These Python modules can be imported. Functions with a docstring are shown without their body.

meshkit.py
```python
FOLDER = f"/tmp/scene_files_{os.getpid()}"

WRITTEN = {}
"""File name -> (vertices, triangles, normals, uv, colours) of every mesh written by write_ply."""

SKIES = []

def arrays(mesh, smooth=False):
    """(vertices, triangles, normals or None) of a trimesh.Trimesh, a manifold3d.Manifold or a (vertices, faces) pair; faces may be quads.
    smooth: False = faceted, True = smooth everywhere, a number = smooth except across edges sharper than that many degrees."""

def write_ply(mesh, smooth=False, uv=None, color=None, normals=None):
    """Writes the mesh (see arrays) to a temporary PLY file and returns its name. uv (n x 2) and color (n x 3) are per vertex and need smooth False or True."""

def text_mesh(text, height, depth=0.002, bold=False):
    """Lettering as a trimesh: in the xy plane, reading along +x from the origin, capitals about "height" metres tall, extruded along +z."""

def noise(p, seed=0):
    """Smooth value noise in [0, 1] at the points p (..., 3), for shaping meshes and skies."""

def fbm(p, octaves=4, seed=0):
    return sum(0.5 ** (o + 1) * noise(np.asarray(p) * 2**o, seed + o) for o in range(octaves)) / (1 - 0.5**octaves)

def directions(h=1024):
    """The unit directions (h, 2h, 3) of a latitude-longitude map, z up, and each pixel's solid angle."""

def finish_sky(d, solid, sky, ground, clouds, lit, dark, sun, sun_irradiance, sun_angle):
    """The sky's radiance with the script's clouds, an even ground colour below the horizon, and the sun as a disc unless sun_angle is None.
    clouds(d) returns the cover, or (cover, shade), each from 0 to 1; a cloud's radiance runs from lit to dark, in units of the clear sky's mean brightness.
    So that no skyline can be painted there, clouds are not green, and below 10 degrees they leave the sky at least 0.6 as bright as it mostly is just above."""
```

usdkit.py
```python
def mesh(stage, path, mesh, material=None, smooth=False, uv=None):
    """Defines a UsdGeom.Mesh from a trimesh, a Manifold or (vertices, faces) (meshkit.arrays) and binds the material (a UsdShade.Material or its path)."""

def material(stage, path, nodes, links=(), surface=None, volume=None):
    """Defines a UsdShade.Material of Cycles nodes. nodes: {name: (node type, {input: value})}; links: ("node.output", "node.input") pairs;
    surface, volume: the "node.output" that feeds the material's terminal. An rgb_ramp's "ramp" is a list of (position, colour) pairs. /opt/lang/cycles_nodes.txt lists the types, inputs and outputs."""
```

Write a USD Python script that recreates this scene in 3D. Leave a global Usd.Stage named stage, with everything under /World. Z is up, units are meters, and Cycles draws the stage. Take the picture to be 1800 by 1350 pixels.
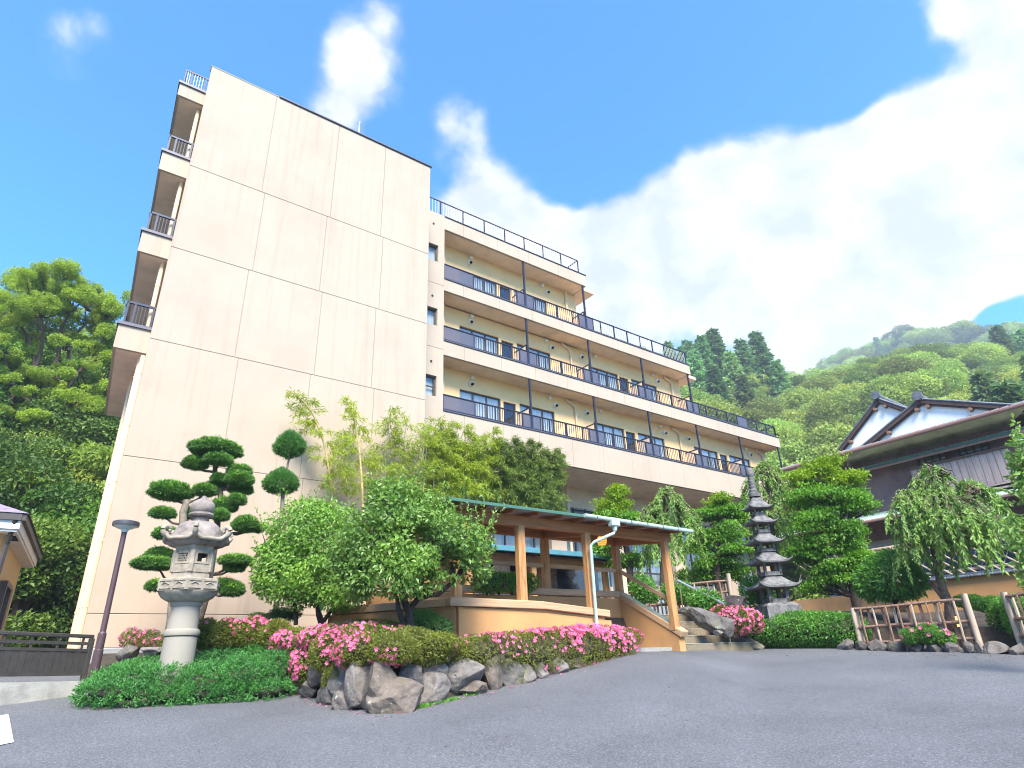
import math, random
import numpy as np, trimesh, usdkit, meshkit
from pxr import Usd, UsdGeom, UsdLux, UsdShade, Gf, Sdf, Vt

stage = Usd.Stage.CreateInMemory()
UsdGeom.SetStageUpAxis(stage, 'Z'); UsdGeom.SetStageMetersPerUnit(stage, 1.0)
UsdGeom.Xform.Define(stage, '/World'); UsdGeom.Scope.Define(stage, '/World/Looks')
PI = math.pi
# ------------------------------------------------------------------ camera, sky, sun, exposure
CAM = np.array([0.0, 0.0, 1.5])
YAW, PITCH, ROLL, FPX = 0.64755778, 0.42086533, -0.04068083, 1086.963
EXPOSURE = 3.17
SUN_AZ, SUN_EL = math.radians(-158), math.radians(48)
SKY_STRENGTH = 0.05
SUN_INTENSITY = 0.40
def _rot():
    f = np.array([math.sin(YAW)*math.cos(PITCH), math.cos(YAW)*math.cos(PITCH), math.sin(PITCH)])
    r = np.array([math.cos(YAW), -math.sin(YAW), 0]); u = np.cross(r, f)
    return r*math.cos(ROLL)+u*math.sin(ROLL), -r*math.sin(ROLL)+u*math.cos(ROLL), f
CR, CU, CF = _rot()
cam = UsdGeom.Camera.Define(stage, '/World/camera')
m = Gf.Matrix4d(*CR, 0, *CU, 0, *(-CF), 0, *CAM, 1)
cam.AddTransformOp().Set(m)
cam.CreateHorizontalApertureAttr(36.0); cam.CreateVerticalApertureAttr(27.0); cam.CreateFocalLengthAttr(36*FPX/1800)
cam.CreateExposureAttr(EXPOSURE); cam.CreateClippingRangeAttr(Gf.Vec2f(0.1, 5000))
SUN = np.array([math.sin(SUN_AZ)*math.cos(SUN_EL), math.cos(SUN_AZ)*math.cos(SUN_EL), math.sin(SUN_EL)])

def ray(px, py):
    return CR*(px-900)/FPX - CU*(py-675)/FPX + CF
def at(px, py, X=None, Y=None, Z=None, D=None):
    """a viewing direction of the photograph followed to a chosen plane or horizontal distance"""
    d = ray(px, py)
    t = (X/d[0] if X is not None else Y/d[1] if Y is not None else (Z-CAM[2])/d[2] if Z is not None else D/math.hypot(d[0], d[1]))
    return CAM + d*t
def adir(px, py):
    d = ray(px, py); return d/np.linalg.norm(d)

def sky():
    N = {"sky": ("sky_texture", {"sky_type": "single_scattering", "sun_disc": False, "sun_elevation": SUN_EL, "sun_rotation": math.atan2(SUN[0], SUN[1]), "aerosol_density": 0.35, "air_density": 1.0, "ozone_density": 1.6}),
         "tc": ("texture_coordinate", {}),
         "hsv": ("hsv", {"saturation": 1.32, "value": 1.0, "hue": 0.492, "fac": 1.0}),
         "map": ("mapping", {"scale": (1, 1, 1.25)}),
         "n1": ("noise_texture", {"scale": 3.4, "detail": 9.0, "roughness": 0.56, "distortion": 0.35}),
         "n2": ("noise_texture", {"scale": 9.0, "detail": 7.0, "roughness": 0.55}),
         "na": ("mix_float", {"fac": .40}), "cl": ("math", {"math_type": "multiply_add", "value2": 3.4, "value3": -1.58}),
         "ramp": ("map_range", {"range_type": "smoothstep", "from_min": -0.08, "from_max": 0.66, "to_min": 0, "to_max": 1, "clamp": True}),
         "tone": ("rgb_ramp", {"ramp": [(0.38, (1.72, 1.84, 2.02)), (0.50, (2.12, 2.16, 2.22)), (0.64, (2.45, 2.44, 2.42))]}),
         "mixc": ("mix", {"mix_type": "mix"}), "pw": ("math", {"math_type": "power", "value2": 2.0}), "tint": ("mix", {"mix_type": "multiply", "fac": 1.0, "color2": (.06, .69, 1.10)}),
         "bg": ("background_shader", {"strength": SKY_STRENGTH})}
    L = [("tc.generated", "sky.vector"), ("tc.generated", "map.vector"), ("map.vector", "n1.vector"), ("map.vector", "n2.vector"),
         ("sky.color", "hsv.color"), ("n1.fac", "na.a"), ("n2.fac", "na.b"), ("na.result", "cl.value1"), ("n2.fac", "tone.fac")]
    # (pixel of the centre, angular radius in degrees, weight): where the photograph's clouds stand
    blobs = [(1560, 400, 11, .62), (1770, 340, 10.5, .62), (1360, 400, 11, .62), (1150, 460, 10, .62), (1010, 500, 9, .55), (1500, 510, 12, .6), (890, 350, 5.5, .42), (900, 430, 7, .4), (1260, 275, 7, .55), (1420, 290, 8, .5), (1560, 270, 6, .4), (1660, 280, 7, .45), (1700, 470, 9, .4),
             (600, 140, 6.5, .40), (660, 110, 5, .30), (540, 150, 6, .28), (812, 180, 3.8, .50), (805, 240, 3.6, .42), (130, 60, 6, .46), (185, 165, 6, .66), (150, 110, 4, .4), (1640, 60, 8, .40), (1780, 90, 8, .42), (1540, 20, 6, .25), (692, 12, 2.6, .34), (330, 330, 5.5, .46), (250, 340, 5, .40),
             (1300, 60, 12, -.55), (1440, 110, 9, -.45), (1570, 165, 5, -.5), (1660, 165, 3.5, -.45), (1760, 165, 3.5, -.4), (1560, 90, 5, -.3), (700, 60, 14, -.3), (200, 60, 16, -.3), (150, 400, 16, -.35), (985, 300, 5, -.5), (985, 345, 2.5, -.4), (1060, 200, 8, -.55), (1180, 110, 10, -.55), (1370, 90, 9, -.5), (1800, 585, 3.4, -1.0), (1755, 590, 2.4, -.7), (1700, 560, 2.2, -.4), (1790, 545, 2.2, -.4), (960, 50, 11, -.5), (330, 60, 9, -.45), (60, 330, 13, -.5), (430, 40, 8, -.45), (730, 240, 5, -.3), (250, 200, 6, -.3), (60, 150, 6, -.3)]
    prev = "cl.value"
    for i, (px, py, a, w) in enumerate(blobs):
        d = adir(px, py)
        N[f"dot{i}"] = ("vector_math", {"math_type": "dot_product", "vector2": tuple(d)})
        N[f"mr{i}"] = ("map_range", {"range_type": "smoothstep", "from_min": math.cos(math.radians(a*1.15)), "from_max": math.cos(math.radians(a*.25)), "to_min": 0.0, "to_max": w, "clamp": True})
        N[f"add{i}"] = ("math", {"math_type": "add"})
        L += [("tc.generated", f"dot{i}.vector1"), (f"dot{i}.value", f"mr{i}.value"), (prev, f"add{i}.value1"), (f"mr{i}.result", f"add{i}.value2")]
        prev = f"add{i}.value"
    L += [(prev, "ramp.value"), ("ramp.result", "pw.value1"), ("pw.value", "mixc.fac"), ("hsv.color", "tint.color1"), ("tint.color", "mixc.color1"), ("tone.color", "mixc.color2"), ("mixc.color", "bg.color")]
    return usdkit.material(stage, '/World/Looks/sky_look', N, L, surface="bg.background")
dome = UsdLux.DomeLight.Define(stage, '/World/sky')
UsdShade.MaterialBindingAPI.Apply(dome.GetPrim()).Bind(sky())
dome.GetPrim().SetCustomDataByKey('kind', 'structure')
sun = UsdLux.DistantLight.Define(stage, '/World/sun')
sun.CreateNormalizeAttr(True); sun.CreateIntensityAttr(SUN_INTENSITY); sun.CreateAngleAttr(28.0); sun.CreateColorAttr(Gf.Vec3f(1.0, .93, .82))
_z = SUN; _x = np.cross([0, 0, 1.0], _z); _x /= np.linalg.norm(_x); _y = np.cross(_z, _x)
sun.AddTransformOp().Set(Gf.Matrix4d(*_x, 0, *_y, 0, *_z, 0, 0, 0, 60, 1))

# ------------------------------------------------------------------ helpers: prims
_used = {}
def numbered(path):
    k = _used.get(path, -1) + 1; _used[path] = k
    return path if k == 0 else f'{path}_{k:03d}'
class H:
    def __init__(s, prim, loc): s.prim, s.loc = prim, np.asarray(loc, float)
    @property
    def path(s): return str(s.prim.GetPath())
def meta(h, label=None, cat=None, group=None, kind=None):
    for k, v in (('label', label), ('category', cat), ('group', group), ('kind', kind)):
        if v: h.prim.SetCustomDataByKey(k, v)
    return h
def thing(name, label, cat, loc=(0, 0, 0), group=None):
    x = UsdGeom.Xform.Define(stage, numbered('/World/'+name)); x.AddTranslateOp().Set(Gf.Vec3d(*map(float, loc)))
    return meta(H(x.GetPrim(), loc), label, cat, group)
def put(name, mesh, mat, parent=None, label=None, kind=None, smooth=False, cat=None, group=None):
    """ONE Mesh prim; mesh is given in world coordinates"""
    if isinstance(mesh, MB): mesh = mesh.get()
    base = parent.path if parent else '/World'; loc = parent.loc if parent else np.zeros(3)
    p = numbered(base+'/'+name)
    if isinstance(mesh, trimesh.Trimesh): v, f = np.asarray(mesh.vertices), np.asarray(mesh.faces)
    else: v, f = np.asarray(mesh[0], float), np.asarray(mesh[1], int)
    used = np.unique(f)
    if len(used) < len(v):
        re_ = np.zeros(len(v), int); re_[used] = np.arange(len(used)); v, f = v[used], re_[f]
    if parent is None:
        lo, hi = v.min(0), v.max(0); loc = np.array([(lo[0]+hi[0])/2, (lo[1]+hi[1])/2, lo[2]])
    mm = usdkit.mesh(stage, p, (v-loc, f), mat, smooth=smooth)
    if parent is None: mm.AddTranslateOp().Set(Gf.Vec3d(*map(float, loc)))
    return meta(H(mm.GetPrim(), loc), label, cat, group, kind)
def inst(name, proto, loc, rotz, scale, label=None, cat=None, group=None):
    x = UsdGeom.Xform.Define(stage, numbered('/World/'+name))
    x.AddTranslateOp().Set(Gf.Vec3d(*map(float, loc))); x.AddRotateZOp().Set(float(rotz)); x.AddScaleOp().Set(Gf.Vec3f(*map(float, scale)))
    x.GetPrim().GetReferences().AddInternalReference(proto.prim.GetPath()); x.GetPrim().SetInstanceable(True)
    return meta(H(x.GetPrim(), loc), label, cat, group)

# ------------------------------------------------------------------ helpers: shapes
class MB:
    def __init__(s): s.V, s.F, s.n = [], [], 0
    def add(s, v, f):
        v = np.asarray(v, float); f = np.asarray(f, int)
        if f.shape[1] == 4: f = np.vstack([f[:, [0, 1, 2]], f[:, [0, 2, 3]]])
        s.V.append(v); s.F.append(f+s.n); s.n += len(v); return s
    def get(s): return np.vstack(s.V), np.vstack(s.F)
    def box(s, x0, x1, y0, y1, z0, z1, c=0.0):
        x0, x1 = min(x0, x1), max(x0, x1); y0, y1 = min(y0, y1), max(y0, y1); z0, z1 = min(z0, z1), max(z0, z1)
        if c <= 0:
            v = np.array([[x, y, z] for x in (x0, x1) for y in (y0, y1) for z in (z0, z1)])
            return s.add(v, BOXF)
        c = min(c, .45*(x1-x0), .45*(y1-y0), .45*(z1-z0))
        v = []
        for x, sx in ((x0, 1), (x1, -1)):
            for y, sy in ((y0, 1), (y1, -1)):
                for z, sz in ((z0, 1), (z1, -1)):
                    v += [[x, y+sy*c, z+sz*c], [x+sx*c, y, z+sz*c], [x+sx*c, y+sy*c, z]]
        h = trimesh.Trimesh(np.array(v), CHF, process=False) if CHF is not None else trimesh.convex.convex_hull(np.array(v))
        return s.add(h.vertices, h.faces)
    def beam(s, p, q, w, h, up=(0, 0, 1), c=0.0):
        """a bar of cross-section w (sideways) by h (along up) from p to q"""
        p, q = np.asarray(p, float), np.asarray(q, float); t = q-p; L = np.linalg.norm(t); t = t/L
        a = np.cross(t, up)
        if np.linalg.norm(a) < 1e-6: a = np.cross(t, (0, 1, 0))
        a /= np.linalg.norm(a); b = np.cross(a, t)
        m = MB().box(0, L, -w/2, w/2, -h/2, h/2, c); v, f = m.get()
        return s.add(p+v[:, :1]*t+v[:, 1:2]*a+v[:, 2:3]*b, f)
    def tube(s, pts, rad, sides=7, cap=True):
        v, f = tube(pts, rad, sides, cap); return s.add(v, f)
    def lathe(s, prof, c=(0, 0, 0), n=24, flute=0.0, nf=0, ph=0.0):
        prof = np.asarray(prof, float); ang = np.arange(n)*2*PI/n+ph
        k = 1+flute*np.abs(np.cos(nf*ang/2)) if flute else np.ones(n)
        v = np.stack([prof[:, None, 0]*k*np.cos(ang), prof[:, None, 0]*k*np.sin(ang), np.repeat(prof[:, 1:2], n, 1)], -1)+np.asarray(c)
        i, j = np.meshgrid(np.arange(len(prof)-1), np.arange(n), indexing='ij')
        f = np.stack([i*n+j, i*n+(j+1) % n, (i+1)*n+(j+1) % n, (i+1)*n+j], -1).reshape(-1, 4)
        return s.add(v.reshape(-1, 3), f)
    def quad(s, a, b, c, d): return s.add([a, b, c, d], [[0, 1, 2, 3]])
    def prism(s, poly, z0, z1):
        from shapely.geometry import Polygon
        m = trimesh.creation.extrude_polygon(Polygon(poly), z1-z0, engine='earcut'); m.apply_translation([0, 0, z0])
        return s.add(m.vertices, m.faces)
BOXF = np.array([[0, 1, 3, 2], [4, 6, 7, 5], [0, 4, 5, 1], [2, 3, 7, 6], [0, 2, 6, 4], [1, 5, 7, 3]])
CHF = None
_b = MB().box(0, 1, 0, 1, 0, 1, .1)
def _chf():
    v = []
    for x, sx in ((0, 1), (1, -1)):
        for y, sy in ((0, 1), (1, -1)):
            for z, sz in ((0, 1), (1, -1)):
                v += [[x, y+sy*.1, z+sz*.1], [x+sx*.1, y, z+sz*.1], [x+sx*.1, y+sy*.1, z]]
    v = np.array(v); h = trimesh.convex.convex_hull(v)
    from scipy.spatial import cKDTree
    idx = cKDTree(v).query(h.vertices)[1]; return idx[h.faces]
CHF = _chf()
def tube(pts, rad, sides=7, cap=True):
    p = np.asarray(pts, float); n = len(p); rad = np.broadcast_to(rad, (n,)).astype(float)
    t = np.gradient(p, axis=0); t /= np.linalg.norm(t, axis=1, keepdims=True)+1e-12
    ref = np.array([0, 0, 1.0]) if abs(t[:, 2]).mean() < .8 else np.array([1.0, 0, 0])
    a = np.cross(t, ref); a /= np.linalg.norm(a, axis=1, keepdims=True)+1e-12; b = np.cross(t, a)
    ang = np.arange(sides)*2*PI/sides
    v = p[:, None]+rad[:, None, None]*(np.cos(ang)[None, :, None]*a[:, None]+np.sin(ang)[None, :, None]*b[:, None])
    i, j = np.meshgrid(np.arange(n-1), np.arange(sides), indexing='ij')
    q = np.stack([i*sides+j, i*sides+(j+1) % sides, (i+1)*sides+(j+1) % sides, (i+1)*sides+j], -1).reshape(-1, 4)
    f = np.vstack([q[:, [0, 1, 2]], q[:, [0, 2, 3]]]); v = v.reshape(-1, 3)
    if cap:
        v = np.vstack([v, p[:1], p[-1:]]); k = np.arange(sides)
        f = np.vstack([f, np.stack([np.full(sides, n*sides), (k+1) % sides, k], 1), np.stack([np.full(sides, n*sides+1), (n-1)*sides+k, (n-1)*sides+(k+1) % sides], 1)])
    return v, f
def curve(p, q, bend=(0, 0, 0), n=7):
    t = np.linspace(0, 1, n)[:, None]; p, q = np.asarray(p, float), np.asarray(q, float)
    return p+(q-p)*t+np.asarray(bend, float)*(4*t*(1-t))
def wiggle(p, q, amp, rng, n=9, sag=0):
    t = np.linspace(0, 1, n); c = curve(p, q, (0, 0, sag), n)
    for k in (1, 2, 3): c += (rng.normal(0, amp/k, 3)[None, :]*np.sin(PI*k*t)[:, None])
    return c

# ------------------------------------------------------------------ helpers: foliage
def unit(v): return v/(np.linalg.norm(v, axis=-1, keepdims=True)+1e-9)
def leaves(P, D, N, L, W, fold=.25):
    """leaf-shaped folded pairs of triangles: base P, direction D, surface normal N, length L and width W (arrays)"""
    n = len(P); L = np.broadcast_to(L, (n,))[:, None]; W = np.broadcast_to(W, (n,))[:, None]
    S = unit(np.cross(D, N)); N2 = np.cross(S, D)
    v = np.empty((n, 4, 3)); v[:, 0] = P; v[:, 1] = P+D*L*.42+S*W/2+N2*W*fold; v[:, 2] = P+D*L-N2*W*.12; v[:, 3] = P+D*L*.42-S*W/2+N2*W*fold
    i = np.arange(n)[:, None]*4
    f = np.concatenate([i+[0, 1, 2], i+[0, 2, 3]], 1).reshape(-1, 3)
    return v.reshape(-1, 3), f
def sphere_dirs(rng, n):
    d = rng.normal(size=(n, 3)); return unit(d)
def shell(rng, puffs, n, depth=.35, cull=.8, up=0.0):
    """points spread through the outer shell of a union of ellipsoids (cx, cy, cz, rx, ry, rz), with outward normals"""
    pf = np.asarray(puffs, float); c, r = pf[:, :3], pf[:, 3:]
    a = (r[:, 0]*r[:, 1]+r[:, 0]*r[:, 2]+r[:, 1]*r[:, 2]); k = rng.choice(len(pf), n, p=a/a.sum())
    d = sphere_dirs(rng, n)
    if up: d[:, 2] = np.where(rng.random(n) < up, np.abs(d[:, 2]), d[:, 2])
    s = 1-depth*rng.random(n)**1.6
    P = c[k]+r[k]*d*s[:, None]; N = unit(d/r[k])
    keep = np.ones(n, bool)
    for j in range(len(pf)):
        q = (((P-c[j])/r[j])**2).sum(1); keep &= ~((q < cull*cull) & (k != j))
    return P[keep], N[keep], k[keep]
def holes(P, freq, thr, seed=0):
    return meshkit.noise(P*freq, seed) > thr
def leaf_dirs(rng, N, out=.5, droop=.2, rnd=.8):
    return unit(N*out+rng.normal(size=N.shape)*rnd+np.array([0, 0, -droop]))
def foliage(rng, puffs, n, L, W, depth=.35, out=.5, droop=.2, rnd=.7, gap=None, cull=.8, up=0.0, flat=0.0, fold=.25, nrm=.5):
    P, N, k = shell(rng, puffs, n, depth, cull, up)
    if gap:
        m = holes(P, gap[0], gap[1], int(rng.integers(99))); P, N = P[m], N[m]
    D = leaf_dirs(rng, N, out, droop, rnd)
    NN = unit(N*(1-flat)+np.array([0, 0, 1.0])*flat+rng.normal(size=N.shape)*nrm)
    s = rng.uniform(.7, 1.25, len(P))
    return leaves(P, D, NN, L*s, W*s, fold)
def lump(rng, c, r, seed, amp=.18, sub=2, freq=1.6, flatb=None):
    """a noisy rounded solid"""
    m = trimesh.creation.icosphere(sub); v = np.array(m.vertices)
    k = 1+amp*2*(meshkit.fbm(v*freq+seed*7.3, 3, seed)-.5)
    v = v*k[:, None]*np.asarray(r)
    return v+np.asarray(c), np.array(m.faces)
def rock(rng, c, r, seed, rot=0.0, sub=3, cut=5, amp=.12):
    """an angular boulder: a ball cut by planes, cracked and roughened by noise"""
    m = trimesh.creation.icosphere(min(sub+1, 4)); v = np.array(m.vertices)
    for _ in range(cut+9):
        n = unit(rng.normal(size=3)); h = rng.uniform(.52, .86); d = v@n
        v = np.where((d > h)[:, None], v-np.outer((d-h)*.97, n), v)
    k = 1+amp*2.2*(meshkit.fbm(v*1.9+seed*3.7, 4, seed)-.5)+.05*(meshkit.fbm(v*7+seed, 3, seed+5)-.5)
    k -= .05*np.clip(1-np.abs(meshkit.noise(v*[3.2, 3.2, 1.2]+seed*1.7, seed+2)-.5)/.07, 0, 1)
    v = v*k[:, None]*np.asarray(r)
    ca, sa = math.cos(rot), math.sin(rot); v = np.stack([v[:, 0]*ca-v[:, 1]*sa, v[:, 0]*sa+v[:, 1]*ca, v[:, 2]], 1)
    return v+np.asarray(c), np.array(m.faces)

# ------------------------------------------------------------------ materials
MAT = {}
def mat(name, N, L, surface="p.BSDF", volume=None):
    MAT[name] = usdkit.material(stage, '/World/Looks/'+name, N, L, surface=surface, volume=volume); return MAT[name]
def plain(name, col, rough=.6, metal=0.0, var=.08, scale=4.0, bump=0.0, bscale=60, spec=.4, coat=0.0):
    c = np.asarray(col, float)
    N = {"g": ("geometry", {}), "n": ("noise_texture", {"scale": scale, "detail": 5.0, "roughness": .6}),
         "r": ("rgb_ramp", {"ramp": [(.3, tuple(c*(1-var*1.6))), (.5, tuple(c)), (.72, tuple(np.clip(c*(1+var), 0, 1)))]}),
         "p": ("principled_bsdf", {"roughness": rough, "metallic": metal, "specular_ior_level": spec, "coat_weight": coat})}
    L = [("g.position", "n.vector"), ("n.fac", "r.fac"), ("r.color", "p.base_color")]
    if bump:
        N["nb"] = ("noise_texture", {"scale": bscale, "detail": 4.0, "roughness": .65}); N["b"] = ("bump", {"strength": bump, "distance": .02})
        L += [("g.position", "nb.vector"), ("nb.fac", "b.height"), ("b.normal", "p.normal")]
    return mat(name, N, L)
def leafmat(name, cols, trans=.3, rough=.45, clump=1.2, spec=.35, objvar=False, clw=.5):
    """per-leaf colour plus slower clump variation; leaves let some light through"""
    k = len(cols)
    N = {"g": ("geometry", {}), "n": ("noise_texture", {"scale": clump, "detail": 2.0}),
         "mx": ("mix_float", {"fac": clw}), "r": ("rgb_ramp", {"ramp": [(.12+.76*i/(k-1), c) for i, c in enumerate(cols)]}),
         "p": ("principled_bsdf", {"roughness": rough, "specular_ior_level": spec}), "t": ("translucent_bsdf", {}),
         "hs": ("hsv", {"saturation": 1.1, "value": 1.5, "hue": .49}), "m": ("mix_closure", {"fac": trans})}
    L = [("g.position", "n.vector"), ("g.random_per_island", "mx.a"), ("n.fac", "mx.b"), ("mx.result", "r.fac"), ("r.color", "p.base_color"), ("r.color", "hs.color"), ("hs.color", "t.color"),
         ("p.BSDF", "m.closure1"), ("t.BSDF", "m.closure2")]
    if objvar:
        N["oi"] = ("object_info", {}); N["hv"] = ("hsv", {"saturation": 1.0}); N["mr"] = ("map_range", {"from_min": 0, "from_max": 1, "to_min": .52, "to_max": 1.6}); N["mh"] = ("map_range", {"from_min": 0, "from_max": 1, "to_min": .475, "to_max": .52})
        N["wn"] = ("white_noise_texture", {"dimensions": "1D"})
        L = [l for l in L if l not in (("r.color", "p.base_color"), ("r.color", "hs.color"))]
        L += [("oi.random", "mr.value"), ("oi.random", "wn.w"), ("wn.value", "mh.value"), ("mr.result", "hv.value"), ("mh.result", "hv.hue"), ("r.color", "hv.color"), ("hv.color", "p.base_color"), ("hv.color", "hs.color")]
    return mat(name, N, L, surface="m.closure")
def emit(name, col, s): return mat(name, {"p": ("emission", {"color": col, "strength": s})}, [], surface="p.emission")

def wallmat(name, col, low):
    """painted render: soft blotches, faint rain streaks, hairline cracks"""
    c, l = np.asarray(col), np.asarray(low)
    N = {"g": ("geometry", {}), "sx": ("separate_xyz", {}), "zr": ("map_range", {"from_min": 2.0, "from_max": 11.0, "to_min": 0, "to_max": 1, "clamp": True}),
         "cz": ("mix", {"color1": tuple(l), "color2": tuple(c)}),
         "n": ("noise_texture", {"scale": .7, "detail": 6.0, "roughness": .62}), "nr": ("rgb_ramp", {"ramp": [(.3, (.93, .92, .91)), (.55, (1, 1, 1)), (.75, (1.03, 1.02, 1.0))]}),
         "m1": ("mix", {"mix_type": "multiply", "fac": 1.0}),
         "mp": ("mapping", {"scale": (5.5, 5.5, .22)}), "ns": ("noise_texture", {"scale": 1.0, "detail": 5.0, "roughness": .6}), "sr": ("rgb_ramp", {"ramp": [(.30, (.89, .875, .85)), (.47, (1, 1, 1)), (1, (1, 1, 1))]}),
         "m2": ("mix", {"mix_type": "multiply", "fac": .75}),
         "nd": ("noise_texture", {"scale": 1.3, "detail": 3.0}), "va": ("vector_math", {"math_type": "multiply_add", "vector2": (1.6, 1.6, 1.6)}),
         "v": ("voronoi_texture", {"feature": "distance_to_edge", "scale": .33}), "vr": ("map_range", {"from_min": 0.0, "from_max": .006, "to_min": 1, "to_max": 0, "clamp": True}),
         "nm": ("noise_texture", {"scale": .55, "detail": 2.0}), "nmr": ("map_range", {"from_min": .52, "from_max": .62, "to_min": 0, "to_max": .6, "clamp": True}), "vm": ("math", {"math_type": "multiply"}),
         "m3": ("mix", {"color2": (.36, .29, .22)}),
         "nb": ("noise_texture", {"scale": 45, "detail": 3.0}), "b": ("bump", {"strength": .12, "distance": .01}),
         "p": ("principled_bsdf", {"roughness": .85, "specular_ior_level": .2})}
    L = [("g.position", "sx.vector"), ("sx.z", "zr.value"), ("zr.result", "cz.fac"), ("g.position", "n.vector"), ("n.fac", "nr.fac"), ("cz.color", "m1.color1"), ("nr.color", "m1.color2"),
         ("g.position", "mp.vector"), ("mp.vector", "ns.vector"), ("ns.fac", "sr.fac"), ("m1.color", "m2.color1"), ("sr.color", "m2.color2"),
         ("g.position", "nd.vector"), ("nd.color", "va.vector1"), ("g.position", "va.vector3"), ("va.vector", "v.vector"), ("v.distance", "vr.value"),
         ("g.position", "nm.vector"), ("nm.fac", "nmr.value"), ("vr.result", "vm.value1"), ("nmr.result", "vm.value2"), ("vm.value", "m3.fac"), ("m2.color", "m3.color1"), ("m3.color", "p.base_color"),
         ("g.position", "nb.vector"), ("nb.fac", "b.height"), ("b.normal", "p.normal")]
    return mat(name, N, L)
wallmat('wall_paint', (.372, .312, .248), (.40, .300, .213))
plain('wall_joint', (.60, .50, .39), .9)
plain('inner_wall', (.90, .585, .28), .8, var=.05, scale=1.0, bump=.1)
plain('inner_wall_plain', (.62, .46, .32), .8, var=.05, scale=1.0, bump=.1)
plain('soffit_paint', (.70, .54, .40), .85, var=.10, scale=1.6, bump=.1)
plain('coping_metal', (.10, .095, .115), .45, .3)
plain('rail_metal', (.035, .04, .062), .4, .5, spec=.5)
plain('rail_brown', (.06, .045, .045), .45, .3)
plain('pipe_paint', (.74, .55, .34), .5, var=.04)
plain('white_plastic', (.75, .74, .71), .4)
plain('dark_void', (.012, .012, .014), .8)
plain('window_frame_metal', (.10, .08, .065), .45, .4)
plain('plinth_concrete', (.30, .29, .27), .9, var=.22, scale=2.5, bump=.25)
plain('kerb_concrete', (.36, .34, .29), .9, var=.22, scale=3.0, bump=.3, bscale=25)
mat('screen_panel_mat', {"d": ("principled_bsdf", {"base_color": (.10, .10, .13), "roughness": .35}), "t": ("transparent_bsdf", {"color": (.75, .75, .8)}), "m": ("mix_closure", {"fac": .28})}, [("d.BSDF", "m.closure1"), ("t.BSDF", "m.closure2")], surface="m.closure")
mat('window_glass', {"t": ("transparent_bsdf", {"color": (.86, .89, .9)}), "gl": ("glossy_bsdf", {"roughness": .02, "color": (.95, .97, 1)}), "f": ("layer_weight", {"blend": .5}), "pw": ("math", {"math_type": "power", "value2": 3.0}), "ma": ("math", {"math_type": "multiply_add", "value2": .38, "value3": .04}), "m": ("mix_closure", {})}, [("f.facing", "pw.value1"), ("pw.value", "ma.value1"), ("ma.value", "m.fac"), ("t.BSDF", "m.closure1"), ("gl.BSDF", "m.closure2")], surface="m.closure")
def curtain():
    N = {"g": ("geometry", {}), "mp": ("mapping", {"scale": (9, 9, .15)}), "n": ("noise_texture", {"scale": 1.6, "detail": 2.0}), "r": ("rgb_ramp", {"ramp": [(.3, (.55, .57, .58)), (.6, (.85, .86, .86))]}), "p": ("principled_bsdf", {"roughness": .9}), "t": ("translucent_bsdf", {"color": (.7, .72, .72)}), "m": ("mix_closure", {"fac": .25})}
    return mat('curtain_cloth', N, [("g.position", "mp.vector"), ("mp.vector", "n.vector"), ("n.fac", "r.fac"), ("r.color", "p.base_color"), ("p.BSDF", "m.closure1"), ("t.BSDF", "m.closure2")], surface="m.closure")
curtain()
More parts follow.
